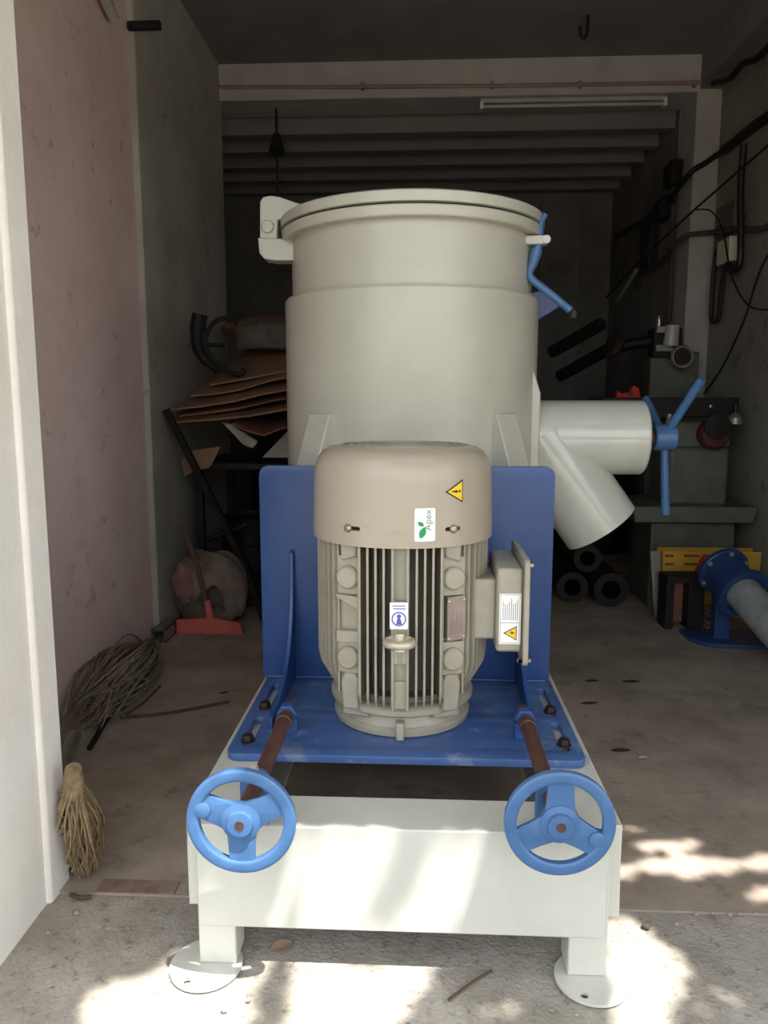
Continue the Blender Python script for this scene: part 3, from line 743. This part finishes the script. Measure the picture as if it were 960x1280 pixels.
# twig brooms
def keep(p):
    """twigs lie on the floor and on the rod, pipe and paper there, against the walls"""
    p.z = max(p.z, .007)
    if p.y > 2.5: p.x = max(p.x, LX + .012)
    elif p.x < -1.02: p.y = max(p.y, 2.068)
    for a_, b_, r_ in ((onz(112, 935, .012), onz(187, 808, .012), .012), (onz(76, 958, .028), onz(93, 920, .028), .028), (onz(99, 903, .004), onz(123, 896, .004), .005)):
        ab = (b_ - a_).xy; t = max(-.06, min(1.06, (p - a_).xy.dot(ab) / ab.length_squared))
        if ((p - a_).xy - ab * t).length < r_ + (.04 if r_ > .006 else .06): p.z = max(p.z, 2 * r_ + .008)
def broom(name, label, c_top, c_bot, spread, n, m, rnd, bind=True, curl=.05, thick=1.0, top_r=.03):
    root = thing(name, label, 'broom', (c_bot[0], c_bot[1], 0))
    c_top, c_bot = Vector(c_top), Vector(c_bot); ax = (c_bot - c_top); Lb = ax.length; ax.normalize()
    u = ax.orthogonal().normalized(); w = ax.cross(u)
    mb = MB()
    for i in range(n):
        an = rnd.uniform(0, 2 * PI); rr = math.sqrt(rnd.random())
        s0 = c_top + (u * math.cos(an) + w * math.sin(an)) * rr * top_r + ax * rnd.uniform(-.03, .08)
        ln = Lb * rnd.uniform(.75, 1.08)
        off = (u * math.cos(an) + w * math.sin(an)) * rr * spread
        e = c_top + ax * ln + off
        md = c_top + ax * ln * .5 + off * .42 + Vector((rnd.uniform(-1, 1), rnd.uniform(-1, 1), rnd.uniform(-1, 1))) * curl
        pts = [s0, md, e]
        for p in pts: p.z = max(p.z, .004 + rnd.random() * .01)
        pts = smooth(pts, 4)
        for p in pts: keep(p)
        mb.tube(pts, [.0034 * thick] * 4 + [.0028 * thick] * 4 + [.0014], 4, False)
    o = mb.build('bristles', m, root); o['kind'] = 'stuff'
    if bind:
        p = []
        for k in range(5):
            t = k / 4; p.append(c_top + ax * (-.06 + .16 * t))
        MB().tube(p, [top_r * 1.0, top_r * 1.25, top_r * 1.3, top_r * 1.3, top_r * 1.15], 14).build('binding', 'twig', root)
    return root
rnd = random.Random(5)
broom('grass_broom', 'dry straw hand broom standing by the white jamb', onz(92, 980, .33), onz(94, 1080, .02), .085, 260, 'twig', rnd, top_r=.022)
broom('twig_broom', 'grey twig broom lying on the floor along the pink wall', onz(190, 808, .05), onz(112, 898, .05), .11, 170, 'twig_grey', rnd, bind=False, curl=.13, top_r=.05, thick=1.7)
for i, (pa, pb, r, l_) in enumerate((((150, 897), (286, 877), .008, 'thin dark stick lying across the floor beside the twig broom'), ((158, 893), (200, 858), .006, 'short stick lying near the twig broom'),
                                  ((88, 1118), (114, 1121), .006, 'small dark stick at the foot of the white jamb'))):
    tag(MB().tube(smooth([onz(pa[0], pa[1], r), onz((pa[0] + pb[0]) / 2, (pa[1] + pb[1]) / 2 + 3, r), onz(pb[0], pb[1], r)]), r, 6).build('stick', 'bark'), l_, 'stick')
pp = [onz(*p, .003) for p in ((104, 905), (140, 888), (122, 886), (96, 903))]
flap([onz(97, 912, .004), onz(121, 905, .004), onz(125, 888, .004), onz(100, 895, .004)], .002, 'paper_scrap', 'grey paper scrap on the floor by the twig broom', 'carton_white', 'paper')['group'] = 'scraps on the floor'
# wall light top left and black bracket
lt = thing('wall_tube_light', 'unlit tube light fixed high on the pink wall', 'light', (-1.58, 3.95, 3.3))
pA, pB = onx(142, 22, -1.56), onx(122, -20, -1.56)
MB().tube([pA, pB], .028, 12).build('light_tube', 'tube_glass', lt)
MB().tube([pA + Vector((-.016, 0, .045)), pB + Vector((-.016, 0, .045))], .032, 4).build('batten', 'beam_paint', lt)
q = onx(158, 30, -1.6)
tag(MB().bx(-1.60, -1.42, 4.365, 4.40, q.z - .02, q.z + .02).build('angle_bracket', 'black', None, .003), 'black angle bar sticking out at the corner of the pink wall', 'bracket')

# ================================================================== THINGS ON THE RIGHT
ROOT = Vector
# lathe-like machine tool by the right wall
lat = thing('machine_tool', 'dark grey-green machine tool with drip tray against the right wall', 'machine', (1.95, 5.4, 0))
def fx(x, Y): return ony(x, 560, Y).x
def fz(y, Y): return ony(850, y, Y).z
Yl = 5.15
MB().bx(fx(822, Yl), fx(930, Yl), Yl + .05, Yl + .5, 0, fz(655, Yl)).build('pedestal', 'lathe_paint', lat, .01)
MB().prism([(fx(795, Yl), fz(652, Yl)), (2.21, fz(652, Yl)), (2.235, fz(632, Yl)), (fx(792, Yl), fz(632, Yl))], lambda u, v, t: (u, t, v), Yl - .06, Yl + .6).build('drip_tray', 'lathe_paint', lat, .008)
MB().bx(fx(842, Yl), fx(920, Yl), Yl + .08, Yl + .45, fz(635, Yl), fz(560, Yl)).build('gearbox', 'lathe_paint', lat, .03)
MB().bx(fx(842, Yl), fx(920, Yl), Yl + .1, Yl + .45, fz(560, Yl), fz(525, Yl)).build('carriage', 'lathe_paint', lat, .01)
bed = MB().bx(fx(755, Yl), fx(928, Yl), Yl + .1, Yl + .5, fz(522, Yl), fz(497, Yl)).build('bed', 'dark_steel', lat, .006)
for x in (818, 862, 893): MB().lathe([(.012, 0), (.012, .006), (.0, .01)], (fx(x, Yl), Yl + .1, fz(508, Yl)), 12, YROT).build('bed_bolt', 'steel', bed)
MB().lathe([(.0, 0), (.10, 0), (.10, .06), (.085, .08), (.05, .085), (.0, .085)], (fx(894, Yl), Yl + .08, fz(543, Yl)), 32, YROT).build('chuck', 'dark_red', lat)
MB().lathe([(.0, 0), (.085, 0), (.085, .02), (.0, .025)], (fx(894, Yl), Yl - .005, fz(533, Yl)), 32, YROT).build('chuck_face', 'dark_steel', lat)
MB().bx(fx(845, Yl), fx(882, Yl), Yl + .02, Yl + .06, fz(527, Yl), fz(522, Yl)).build('tool_bar', 'dark_steel', lat)
cap = thing('oil_can', 'small grey oil can with dark spout on the machine tool', 'can', (fx(919, Yl), Yl + .03, fz(530, Yl)))
MB().lathe([(.0, 0), (.05, 0), (.05, .04), (.03, .06), (.012, .075), (.0, .078)], (fx(919, Yl), Yl + .03, fz(530, Yl)), 20).build('can_body', 'alu', cap)
MB().tube([(fx(919, Yl), Yl + .03, fz(530, Yl) + .07), (fx(919, Yl), Yl + .03, fz(530, Yl) + .12)], .014, 10).build('spout', 'black', cap)
# drilling head behind it
Yd = 6.05
dm = thing('drilling_machine', 'dark drilling head with pale cylinder and ring on a grey column', 'machine', (2.0, 6.0, 0))
MB().bx(fx(808, Yd), fx(868, Yd), Yd, Yd + .13, 0, fz(440, Yd)).build('column', 'lathe_paint', dm, .01)
MB().bx(fx(808, Yd), fx(842, Yd), Yd - .05, Yd + .12, fz(447, Yd), fz(410, Yd)).build('head', 'dark_steel', dm, .008)
MB().tube([ony(770, 433, Yd), ony(812, 427, Yd)], .045, 18).build('spindle', 'black', dm)
MB().lathe([(.0, 0), (.095, 0), (.1, .02), (.06, .05), (.0, .05)], ony(768, 434, Yd), 28, Matrix.Rotation(math.radians(-60), 3, 'Y') @ Matrix.Rotation(.5, 3, 'X')).build('spindle_disc', 'bolt', dm)
for y in (413, 436): MB().bx(fx(810, Yd), fx(832, Yd), Yd - .08, Yd - .05, fz(y + 4, Yd), fz(y - 4, Yd)).build('guide_plate', 'alu', dm, .003)
MB().tube([ony(838, 433, Yd - .1), ony(841, 407, Yd - .1)], [.058, .05], 20).build('cylinder', 'tube_glass', dm)
MB().bx(fx(829, Yd), fx(842, Yd), Yd - .12, Yd - .06, fz(448, Yd), fz(438, Yd)).build('cylinder_foot', 'carton_yellow', dm, .004)
rg = [(.075 + .014 * math.cos(2 * PI * k / 10), .018 * math.sin(2 * PI * k / 10)) for k in range(10)]
MB().lathe(rg, ony(853, 446, Yd - .14), 32, YROT, closed=True).build('ring', 'alu', dm)
MB().lathe([(.0, 0), (.065, 0), (.06, .015), (.012, .02), (.0, .02)], ony(853, 446, Yd - .12), 24, YROT).build('ring_core', 'bolt', dm)
MB().lathe([(.0, -.05), (.022, -.04), (.026, 0), (.018, .04), (.0, .05)], ony(824, 402, Yd), 14).build('lever_knob', 'steel', dm)
MB().tube([ony(824, 406, Yd), ony(788, 360, Yd + .1)], .006, 6).build('lever', 'dark_steel', dm)
# lamp strip leaning
tag(MB().tube([onx(773, 376, XR - .02), onx(795, 338, XR - .02)], .022, 8).build('light_strip', 'tube_glass'), 'slanting pale rod on the dark wall above the drilling head', 'rod')
# red object above the chute
Yv = Yl + .3; zv = fz(497, Yl)
vr = thing('red_valve', 'small red valve handle on the machine bed behind the discharge pipe', 'valve', ony(790, 497, Yv))
MB().prism([(ony(x, 500, Yv).x, zv + dz) for x, dz in ((768, 0), (770, .05), (776, .03), (784, .04), (790, .085), (796, .07), (800, 0))], lambda u, v, t: (u, Yv + t, v), -.03, .03).build('valve_body', 'red_paint', vr, .004)
MB().tube([(ony(786, 500, Yv).x, Yv - .05, zv + .035), (ony(786, 500, Yv).x, Yv + .05, zv + .035)], .016, 12).build('valve_stem', 'dark_red', vr)
# dark rolls and stacked shapes behind the mixer on the right
rolls = [((712, 690), 1.08, 5.3, 6.6, .11, 'dark rolled sheet lying behind the blue mount, open end forward'),
         ((748, 705), 1.325, 5.2, 6.4, .12, 'dark thick roll lying on the floor beside the open roll'),
         ((735, 660), 1.20, 5.4, 6.7, .10, 'dark roll resting on top of the other two rolls')]
for i, (px, X, y0, y1, r, l_) in enumerate(rolls):
    z = r if i < 2 else .30
    mb = MB().lathe([(r * .55, .0), (r, .0), (r, y1 - y0), (r * .55, y1 - y0)], (X, y1, z), 28, YROT, closed=True)
    tag(mb.build('sheet_roll', 'dark_steel'), l_, 'roll', 'rolls stacked behind the mixer')
for i, (c, s, sd, l_) in enumerate((((1.0, 7.25, .39), (.34, .3, .7), 21, 'large dark sack slumped behind the mixer under the spindle'),
                                    ((.75, 8.1, .63), (.35, .35, 1.12), 22, 'tall dark covered heap behind the lid clamp'),
                                    ((1.68, 7.3, .50), (.28, .35, .9), 23, 'dark covered machine behind the drilling head'),
                                    ((-1.1, 7.2, .55), (.5, .5, 1.0), 24, 'dark heap of sacks in the rear room behind the cardboard'))):
    tag(lump(c, s, sd, 4, .14).build('covered_heap', 'dark_steel'), l_, 'heap')
for a, b2 in (((700, 470), (765, 434)), ((690, 440), (752, 405))):
    MB().tube([ony(*a, 6.6), ony(*b2, 6.1)], .05, 14).build('dark_pipe', 'dark_steel', dm)  # loose dark pipes behind the mixer, only grouped with the drilling machine
# yellow carton
ct = thing('yellow_carton', 'open yellow printed carton with pale side standing on the floor', 'carton', (1.9, 4.98, 0))
x0, x1 = ony(825, 770, 4.97).x, 2.22
zt, zb = ony(860, 689, 4.97).z, .002
MB().bx(x0, x1, 4.97, 4.976, zb, zt).build('front_panel', 'carton_yellow', ct)
MB().bx(x0, x1, 5.10, 5.106, zb, zt).build('rear_panel', 'carton_yellow', ct)
flp = [ony(813, 689, 4.90), ony(825, 689, 4.97), ony(829, 768, 4.97), ony(818, 772, 4.93)]
for p in flp: p.z = max(p.z, .003)
mb = MB(); mb.add(flp + [p + Vector((0, .004, 0)) for p in flp], [(0, 1, 2, 3), (7, 6, 5, 4), (0, 4, 5, 1), (1, 5, 6, 2), (2, 6, 7, 3), (3, 7, 4, 0)])
mb.build('side_flap', 'carton_white', ct)
for r_ in range(3):
    yy = 694 + r_ * 10.5
    for k in range(6):
        cxp = ony(829 + k * 24, yy, 4.96)
        if cxp.x > 2.06: continue
        put(text('%d.' % (r_ + 1) if k % 2 == 0 else 'xxxx', .035), lambda x, y, z, c=cxp: (c.x + x + .04, 4.9685 - z, c.z + y), 'carton_print', 'carton_print', ct) if False else None
        w_ = .055 if k % 2 == 0 else .10
        put(fill([[(0, -.008), (w_, -.008), (w_, .006), (0, .008)]], .0003), lambda x, y, z, c=cxp: (c.x + x + .015, 4.9692 - z, c.z + y - .005), 'carton_print', 'carton_print', ct)
put(fill([[(0, 0), (.10, .0), (.085, .10), (.05, .12)]], .0003), lambda x, y, z, c=ony(867, 716, 4.965): (c.x + x, 4.9690 - z, c.z + y), 'carton_emblem', 'red_paint', ct)
# rusty steel stool-like block in front of the carton
Yk = 4.72
bk = thing('rusty_bracket', 'dark rusty steel block with open front standing before the yellow carton', 'block', (1.6, Yk, 0))
kx = lambda x: ony(x, 745, Yk).x
kz = lambda y: ony(850, y, Yk).z
MB().bx(kx(830), kx(883), Yk - .05, Yk + .12, kz(727), kz(719)).build('top_plate', 'bolt', bk, .003)
MB().bx(kx(830), kx(840), Yk - .04, Yk + .12, .0, kz(727)).build('leg', 'dark_steel', bk, .003)
MB().bx(kx(858), kx(878), Yk - .04, Yk + .12, .0, kz(727)).build('leg', 'dark_steel', bk, .003)
MB().bx(kx(840), kx(858), Yk + .06, Yk + .12, .02, kz(729)).build('rear_web', 'cardboard_dark', bk, .003)
for i in range(4):
    mb = MB().box((kx(893), Yk - .02 + .008 * i, .018 + i * .034), (.13 - .012 * i, .12, .03), Matrix.Rotation(.1 * i, 3, 'Z'))
    tag(mb.build('wood_offcut', 'sack_pink', None, .008), ('bottom', 'second', 'third', 'topmost')[i] + ' pale wood offcut in the small stack by the blue conveyor foot', 'wood', 'offcuts stacked by the conveyor foot')
# blue screw conveyor lying to the right
cv = thing('screw_conveyor', 'blue flanged screw conveyor with galvanised pipe lying towards the doorway', 'conveyor', (1.9, 4.35, 0))
A = ony(905, 715, 4.45); D_ = (ony(1010, 830, 3.72) - A)
D_.normalize(); mt = D_.to_track_quat('Z', 'Y').to_matrix()
MB().lathe([(.0, -.03), (.145, -.03), (.15, -.025), (.15, 0), (.145, .005), (.118, .006), (.118, .20), (.118, .21), (.0, .21)], A, 48, mt).build('end_housing', 'conveyor_blue', cv)
MB().lathe([(.118, .19), (.15, .19), (.15, .225), (.118, .225)], A, 48, mt, closed=True).build('flange', 'conveyor_blue', cv)
PL = min(1.0, (A.z - .098 * math.hypot(D_.x, D_.y)) / -D_.z)      # the pipe's far end rests on the floor
MB().lathe([(.098, .2), (.098, PL), (.0, PL)], A, 48, mt).build('pipe', 'zinc', cv)
for k in range(6):
    an = k * PI / 3 + .5; q = A + mt @ Vector((.132 * math.cos(an), .132 * math.sin(an), .005))
    MB().lathe([(.013, 0), (.013, .012), (.0, .014)], q, 6, mt).build('flange_bolt', 'brass', cv)
f0 = onz(878, 806, 0)
MB().prism([(1.645, 4.36), (1.70, 4.32), (2.12, 4.30), (2.12, 4.62), (1.60, 4.62), (1.60, 4.45)], lambda u, v, t: (u, v, t), 0, .025).build('foot_plate', 'conveyor_blue', cv, .004)
MB().bx(A.x - .045, A.x + .045, 4.42, 4.5, .02, A.z - .08).build('support_post', 'conveyor_blue', cv, .006)

# ================================================================== CABLES, PIPES AND LAMPS
WX = RX - .025
def wpath(pix, X=WX, r=.01, sub=6): return smooth([onx(x, y, X) for x, y in pix], sub)
def cable(path, r, label, m='cable', name='cable', cat='cable', seg=8):
    return tag(MB().tube(path, r, seg).build(name, m), label, cat, 'wiring on the right wall')
cable(wpath([(892, 104), (912, 98), (928, 80), (945, 74), (962, 58), (985, 38)], 2.065), .022, 'thick black cable along the edge of the ceiling beam')
z190 = onx(903, 190, RX - .036).z
cable(wpath([(1000, 118), (960, 146), (940, 160), (920, 176), (905, 188)], RX - .037), .035, 'thick black cable bundle sloping down the right wall')
cable(smooth([onx(905, 188, RX - .037), Vector((2.19, 6.185, ony(892, 198, 6.185).z)), ony(880, 205, 6.19), Vector((2.035, 6.19, ony(862, 216, 6.19).z)), Vector((2.0, 6.45, onx(852, 236, 2.0).z)), onx(842, 250, XR - .085), onx(805, 275, XR - .03), onx(770, 296, XR - .03)]), .022, 'black cable running round the pier into the rear room')
cable(wpath([(930, 180), (926, 230), (926, 285), (925.5, 322), (921, 337), (914, 339)], RX - .08) + [onx(911, 333, RX - .065), onx(911, 322, RX - .055)], .024, 'vertical black conduit dropping to the switch box')
W4 = [onx(985, 160, 2.15), ony(868, 262, 5.9), ony(795, 330, 6.7), ony(758, 372, 7.2)]
cable(W4, .008, 'thin straight wire stretched across the room to the rear wall')
cable(wpath([(985, 268), (960, 283), (945, 287), (926, 285)], RX - .026), .022, 'grey conduit sagging on the wall right of the switch box', 'dust')
cable([onx(926, 285, RX - .026), Vector((2.215, 6.10, ony(901, 290, 6.1).z)), Vector((2.19, 6.185, ony(894, 291, 6.185).z)), Vector((2.06, 6.185, ony(870, 293, 6.185).z)), Vector((2.028, 6.21, ony(860, 295, 6.21).z)), Vector((1.995, 6.5, onx(850, 304, 2.0).z)), onx(838, 318, XR - .085), onx(800, 342, XR - .03)], .02, 'brownish conduit crossing the pier at switch box height', 'dust')
cable(wpath([(909, 310), (897, 312), (892, 345), (889, 395), (893, 402), (898, 396), (902, 360), (906, 326)], RX - .05), .018, 'heavy black cable loop hanging below the switch box')
cable(smooth([onx(x, y, RX - .012) for x, y in ((975, 300), (958, 322), (945, 352), (930, 400), (905, 455))] + [ony(880, 492, 6.12)]), .007, 'thin black wire slanting down the right wall to the machine tool')
cable(smooth([W4[1]] + [onx(x, y, RX - .115) for x, y in [(889, 264), (903, 288), (911, 330), (917, 352), (930, 376), (945, 386), (985, 388)]]), .006, 'thin wire curving below the switch box and off along the wall')
cable([onx(843, 222, XR - .021), onx(840, 330, XR - .021), onx(836, 402, XR - .021)], .02, 'vertical steel conduit on the inner side of the pier', 'dust')
bxx = thing('switch_box', 'cream switch box on a wooden board on the right wall', 'switch', onx(910, 312, WX), 'wiring on the right wall')
q0, q1 = onx(903, 298, RX - .05), onx(917, 328, RX - .05)
MB().bx(RX - .085, RX - .008, q1.y, q0.y, onx(910, 329, RX - .05).z, onx(910, 299, RX - .05).z).build('box_body', 'box_plastic', bxx, .006)
q0, q1 = onx(898, 262, RX), onx(914, 331, RX)
MB().bx(RX - .009, RX + .0, q1.y, q0.y, q1.z, q0.z).build('backing_board', 'grey_wood', bxx)
for (x, y, w_, h_, l_) in ((842, 218, .10, .09, 'black junction box high on the rear wall'), (829, 262, .12, .085, 'black switch box below the junction box in the rear room'), (812, 306, .13, .2, 'dark fuse box low on the rear room wall')):
    q = onx(x, y, XR - .04)
    o = thing('junction_box', l_, 'box', q)
    MB().bx(XR - .09, XR, q.y - w_, q.y + w_, q.z - h_, q.z + h_).build('box_body', 'black', o, .01)
    MB().bx(XR - .10, XR - .09, q.y - w_ * .7, q.y + w_ * .7, q.z - h_ * .7, q.z + h_ * .7).build('box_cover', 'cable', o, .003)
# conduit along the beam with clips
cd = thing('beam_conduit', 'thin brown conduit clipped along the face of the ceiling beam', 'conduit', (0, YB, 3.82))
MB().tube(smooth([ony(275, 109, YB - .02), ony(450, 108.5, YB - .02), ony(640, 107, YB - .02), ony(892, 103, YB - .02)]), .014, 8).build('conduit_pipe', 'conduit', cd)
for x in (453, 615, 725, 868):
    q = ony(x, 108 - (x - 400) * .008, YB - .02); MB().bx(q.x - .012, q.x + .012, YB - .04, YB, q.z - .025, q.z + .022).build('clip', 'conduit', cd, .003)
# tube light under the beam
bl_ = thing('tube_light', 'unlit tube light batten mounted under the ceiling beam', 'light', (.9, 6.3, 3.7))
xa, xb = ony(600, 135, 6.3).x, ony(832, 132, 6.3).x
MB().bx(xa, xb, 6.27, 6.33, 3.69, 3.72).build('batten', 'beam_paint', bl_, .004)
MB().tube([(xa + .02, 6.28, 3.665), (xb - .02, 6.28, 3.665)], .014, 12).build('light_tube', 'tube_glass', bl_)
for x in (xa + .01, xb - .01): MB().bx(x - .014, x + .014, 6.26, 6.31, 3.645, 3.70).build('end_cap', 'box_plastic', bl_, .003)
# ceiling hooks
hk = lambda pix, Y: smooth([ony(x, y, Y) for x, y in pix])
q = ony(737, 0, 5.6)
tag(MB().tube([Vector((q.x, 5.6, 3.985))] + hk([(737, -4), (735, 20), (734, 40), (731, 47), (727, 46), (725, 38), (726, 33)], 5.6), .011, 8).build('ceiling_hook', 'bolt'), 'rusty steel hook hanging from the ceiling with wire scraps beside it', 'hook')
q = ony(493, 0, 5.6)
tag(MB().tube([Vector((q.x, 5.6, 3.985))] + hk([(494, -4), (494, 8), (491, 13), (490, 7)], 5.6), .012, 8).build('ceiling_hook', 'bolt'), 'short bent hook in the ceiling above the mixer lid', 'hook')
q = ony(748, 0, 5.6)
tag(MB().tube([Vector((q.x, 5.6, 3.985))] + hk([(748, 2), (745, 12), (749, 6), (752, 12), (756, 9), (763, 11)], 5.6), .007, 6).build('wire_scrap', 'bolt'), 'curled wire scrap beside the long ceiling hook', 'wire')
pn = thing('hanging_hook_block', 'dark pendant block hanging under the ceiling beam', 'pendant', ony(346, 183, 6.4))
q = ony(346, 183, 6.4)
MB().tube([(q.x, 6.4, 3.722), (q.x, 6.4, q.z - .35)], .010, 8).build('pendant_rod', 'cable', pn)
MB().lathe([(.0, .11), (.024, .10), (.062, -.02), (.066, -.04), (.024, -.08), (.0, -.08)], q, 20).build('pendant_cap', 'cable', pn)

# ================================================================== FLOOR LITTER
def leaf(x, y, ln, w, ang, m, label, curl=.25):
    c = onz(x, y, .004); mb = MB(); vs = []; K = 6
    for k in range(K + 1):
        t = k / K; u = (t - .5) * ln; ww = w * math.sin(PI * min(max(t, .04), .97)) ** .8
        for s in (-1, 0, 1):
            p = Vector((u, s * ww, abs(s) * curl * ww + .3 * curl * ln * (2 * t - 1) ** 2 * .3))
            p = Matrix.Rotation(ang, 3, 'Z') @ p; vs.append(c + p)
    fs = [(k * 3 + j, k * 3 + j + 1, k * 3 + j + 4, k * 3 + j + 3) for k in range(K) for j in (0, 1)]
    mb.add(vs + [v - Vector((0, 0, .0015)) for v in vs], fs + [tuple(i + len(vs) for i in f[::-1]) for f in fs])
    return tag(mb.build('dry_leaf', m), label, 'leaf', 'dry leaves on the floor')
leaf(906, 859, .075, .018, 1.9, 'leaf_dry', 'pale dry leaf on the floor before the conveyor foot')
leaf(776, 938, .08, .016, .1, 'leaf_brown', 'dark reddish leaf on the floor right of the base rail')
leaf(804, 948, .045, .012, .2, 'carton_white', 'whitish curled leaf scrap beside the dark reddish leaf', .5)
leaf(740, 851, .07, .014, .1, 'leaf_brown', 'dark leaf fragment on the floor behind the base rail')
leaf(789, 852, .09, .016, .0, 'leaf_brown', 'dark crumpled leaf farther in on the shaded floor')
leaf(737, 879, .09, .012, .15, 'leaf_brown', 'dark twig-like leaf near the edge of the base rail')
leaf(352, 1183, .06, .02, .6, 'leaf_dry', 'pale curled leaf on the ground under the front panel')
leaf(280, 866, .05, .012, .4, 'leaf_brown', 'brown leaf fragment on the floor left of the mixer')
tag(MB().tube(smooth([onz(560, 1250, .0), onz(590, 1228, .002), onz(615, 1213, .0)]), .003, 6).build('dry_straw', 'bark'), 'thin dry straw on the ground under the front panel', 'straw')
rs = random.Random(3)
peb = [(808, 1157, .012), (845, 1195 - 40, .006), (870, 1142, .006), (890, 1141, .007), (912, 1143, .006), (925, 1142, .006), (945, 1141, .005), (95, 1141, .008), (160, 1160, .005), (60, 1165, .006), (280, 1262, .008), (310, 1250, .006), (690, 1262, .007), (720, 1268, .006)]
for i, (x, y, r) in enumerate(peb):
    c = onz(x, y, r * .4)
    tag(lump(c, (r, r * .9, r * .7), 40 + i, 2, .2).build('pebble', 'dust' if i == 0 else 'floor_out'), 'dark clod of earth near the right foot plate' if i == 0 else 'small loose pebble on the concrete near the doorway', 'pebble', 'pebbles at the doorway')

# ================================================================== UNSEEN TREE OUTSIDE, its crown gaps shaped to throw the dappled light
def inside(p, poly):
    x, y = p; c = False; j = len(poly) - 1
    for i in range(len(poly)):
        xi, yi = poly[i]; xj, yj = poly[j]
        if (yi > y) != (yj > y) and x < (xj - xi) * (y - yi) / (yj - yi) + xi: c = not c
        j = i
    return c
def ell(cx, cy, a, b): return [(cx + a * math.cos(k * PI / 8), cy + b * math.sin(k * PI / 8)) for k in range(16)]
LIT_FLOOR = [[(85, 1300), (95, 1245), (125, 1228), (190, 1205), (218, 1182), (262, 1180), (300, 1196), (345, 1196), (318, 1300)],
             [(355, 1190), (545, 1190), (548, 1225), (500, 1290), (345, 1300)],
             [(735, 1145), (790, 1140), (875, 1203), (862, 1235), (835, 1300), (750, 1300), (760, 1240)],
             [(880, 1222), (930, 1246), (922, 1256), (874, 1233)], [(868, 1242), (912, 1268), (905, 1278), (862, 1254)],
             ell(835, 1057, 48, 10), ell(865, 1083, 75, 17), ell(955, 1078, 30, 16), ell(786, 1037, 16, 6), ell(955, 1118, 26, 14), ell(770, 1090, 30, 14),
             ell(620, 1262, 35, 12), ell(600, 1222, 18, 6)]
LIT_PANEL = [[(345, 1000), (430, 985), (535, 985), (500, 1085), (452, 1170), (330, 1170), (352, 1090)],
             [(560, 985), (640, 985), (600, 1080), (578, 1170), (478, 1170), (530, 1080)],
             [(250, 1085), (275, 1090), (282, 1120), (262, 1165), (248, 1165)], ell(700, 1120, 40, 14)]
def lit(P):
    """does the sun ray through canopy point P reach a place that the photograph shows in sun?"""
    def down(z=None, Y=None):
        t = (P.z - z) / SUN.z if z is not None else (Y - P.y) / -SUN.y
        return P - SUN * t
    q = down(Y=1.712)
    if .1 < q.z < .40 and -.55 < q.x < .46: return any(inside(proj(q), p) for p in LIT_PANEL), True
    t = (P.x + 1.04) / SUN.x
    q = P - SUN * t
    if t > 0 and 1.4 < q.y < 2.05 and .1 < q.z < 3.4: return False, True           # the white jamb stands in the crown's shade
    q = down(z=.0)
    px = proj(q)
    vis = -60 < px[0] < 1020 and 850 < px[1] < 1330
    return any(inside(px, p) for p in LIT_FLOOR), vis
tree = thing('shade_tree', 'unseen leafy tree in the yard, crown gaps shaped to dapple the doorway with sun', 'tree', (4.6, -2.2, -.02))
rt = random.Random(11)
vs, fs = [], []
def add_leaf(P, sz):
    n = Vector((rt.gauss(0, .35), rt.gauss(0, .35), 1)).normalized()
    u = n.orthogonal().normalized(); an = rt.uniform(0, 6.28)
    u = Matrix.Rotation(an, 3, n) @ u; w = n.cross(u)
    o = len(vs)
    vs.extend([P - u * sz, P + w * sz * .45 + n * sz * .1, P + u * sz, P - w * sz * .45 + n * sz * .1]); fs.append((o, o + 1, o + 2, o + 3))
for k_ in range(105000):
    P = Vector((rt.uniform(-1.6, 5.2), rt.uniform(-4.2, 1.2), rt.uniform(4.3, 4.7))) if k_ < 40000 else Vector((rt.uniform(-1.2, 3.2), rt.uniform(-1.4, 1.25), rt.uniform(4.3, 4.6)))
    l_, vis = lit(P)
    if l_: continue  # leave a gap in the crown over each place meant to be sunlit
    if not vis and rt.random() < .72: continue
    add_leaf(P, rt.uniform(.03, .05) if vis else rt.uniform(.05, .085))
mb = MB(); me = bpy.data.meshes.new('foliage'); me.from_pydata([tuple(v) for v in vs], [], fs); me.materials.append(M['foliage'])
o = link('foliage', me, tree); o['kind'] = 'stuff'
tr = MB().tube(smooth([(4.6, -2.2, -.05), (4.55, -2.1, 1.2), (4.65, -2.15, 2.6), (4.4, -2.2, 3.6)]), [.2] * 6 + [.17] * 6 + [.15] * 6 + [.13], 14)
tr.build('trunk', 'bark', tree)
for e in ((5.6, -.6, 4.7), (3.2, -3.6, 4.9), (5.8, -3.6, 4.8), (3.4, -.9, 4.75), (2.3, -2.6, 4.95)):
    s_ = Vector((4.45, -2.2, 3.3)); e = Vector(e)
    MB().tube(smooth([s_, (s_ + e) / 2 + Vector((0, 0, .15)), e], 5), [.08] * 5 + [.05] * 5 + [.02], 8).build('branch', 'bark', tree)
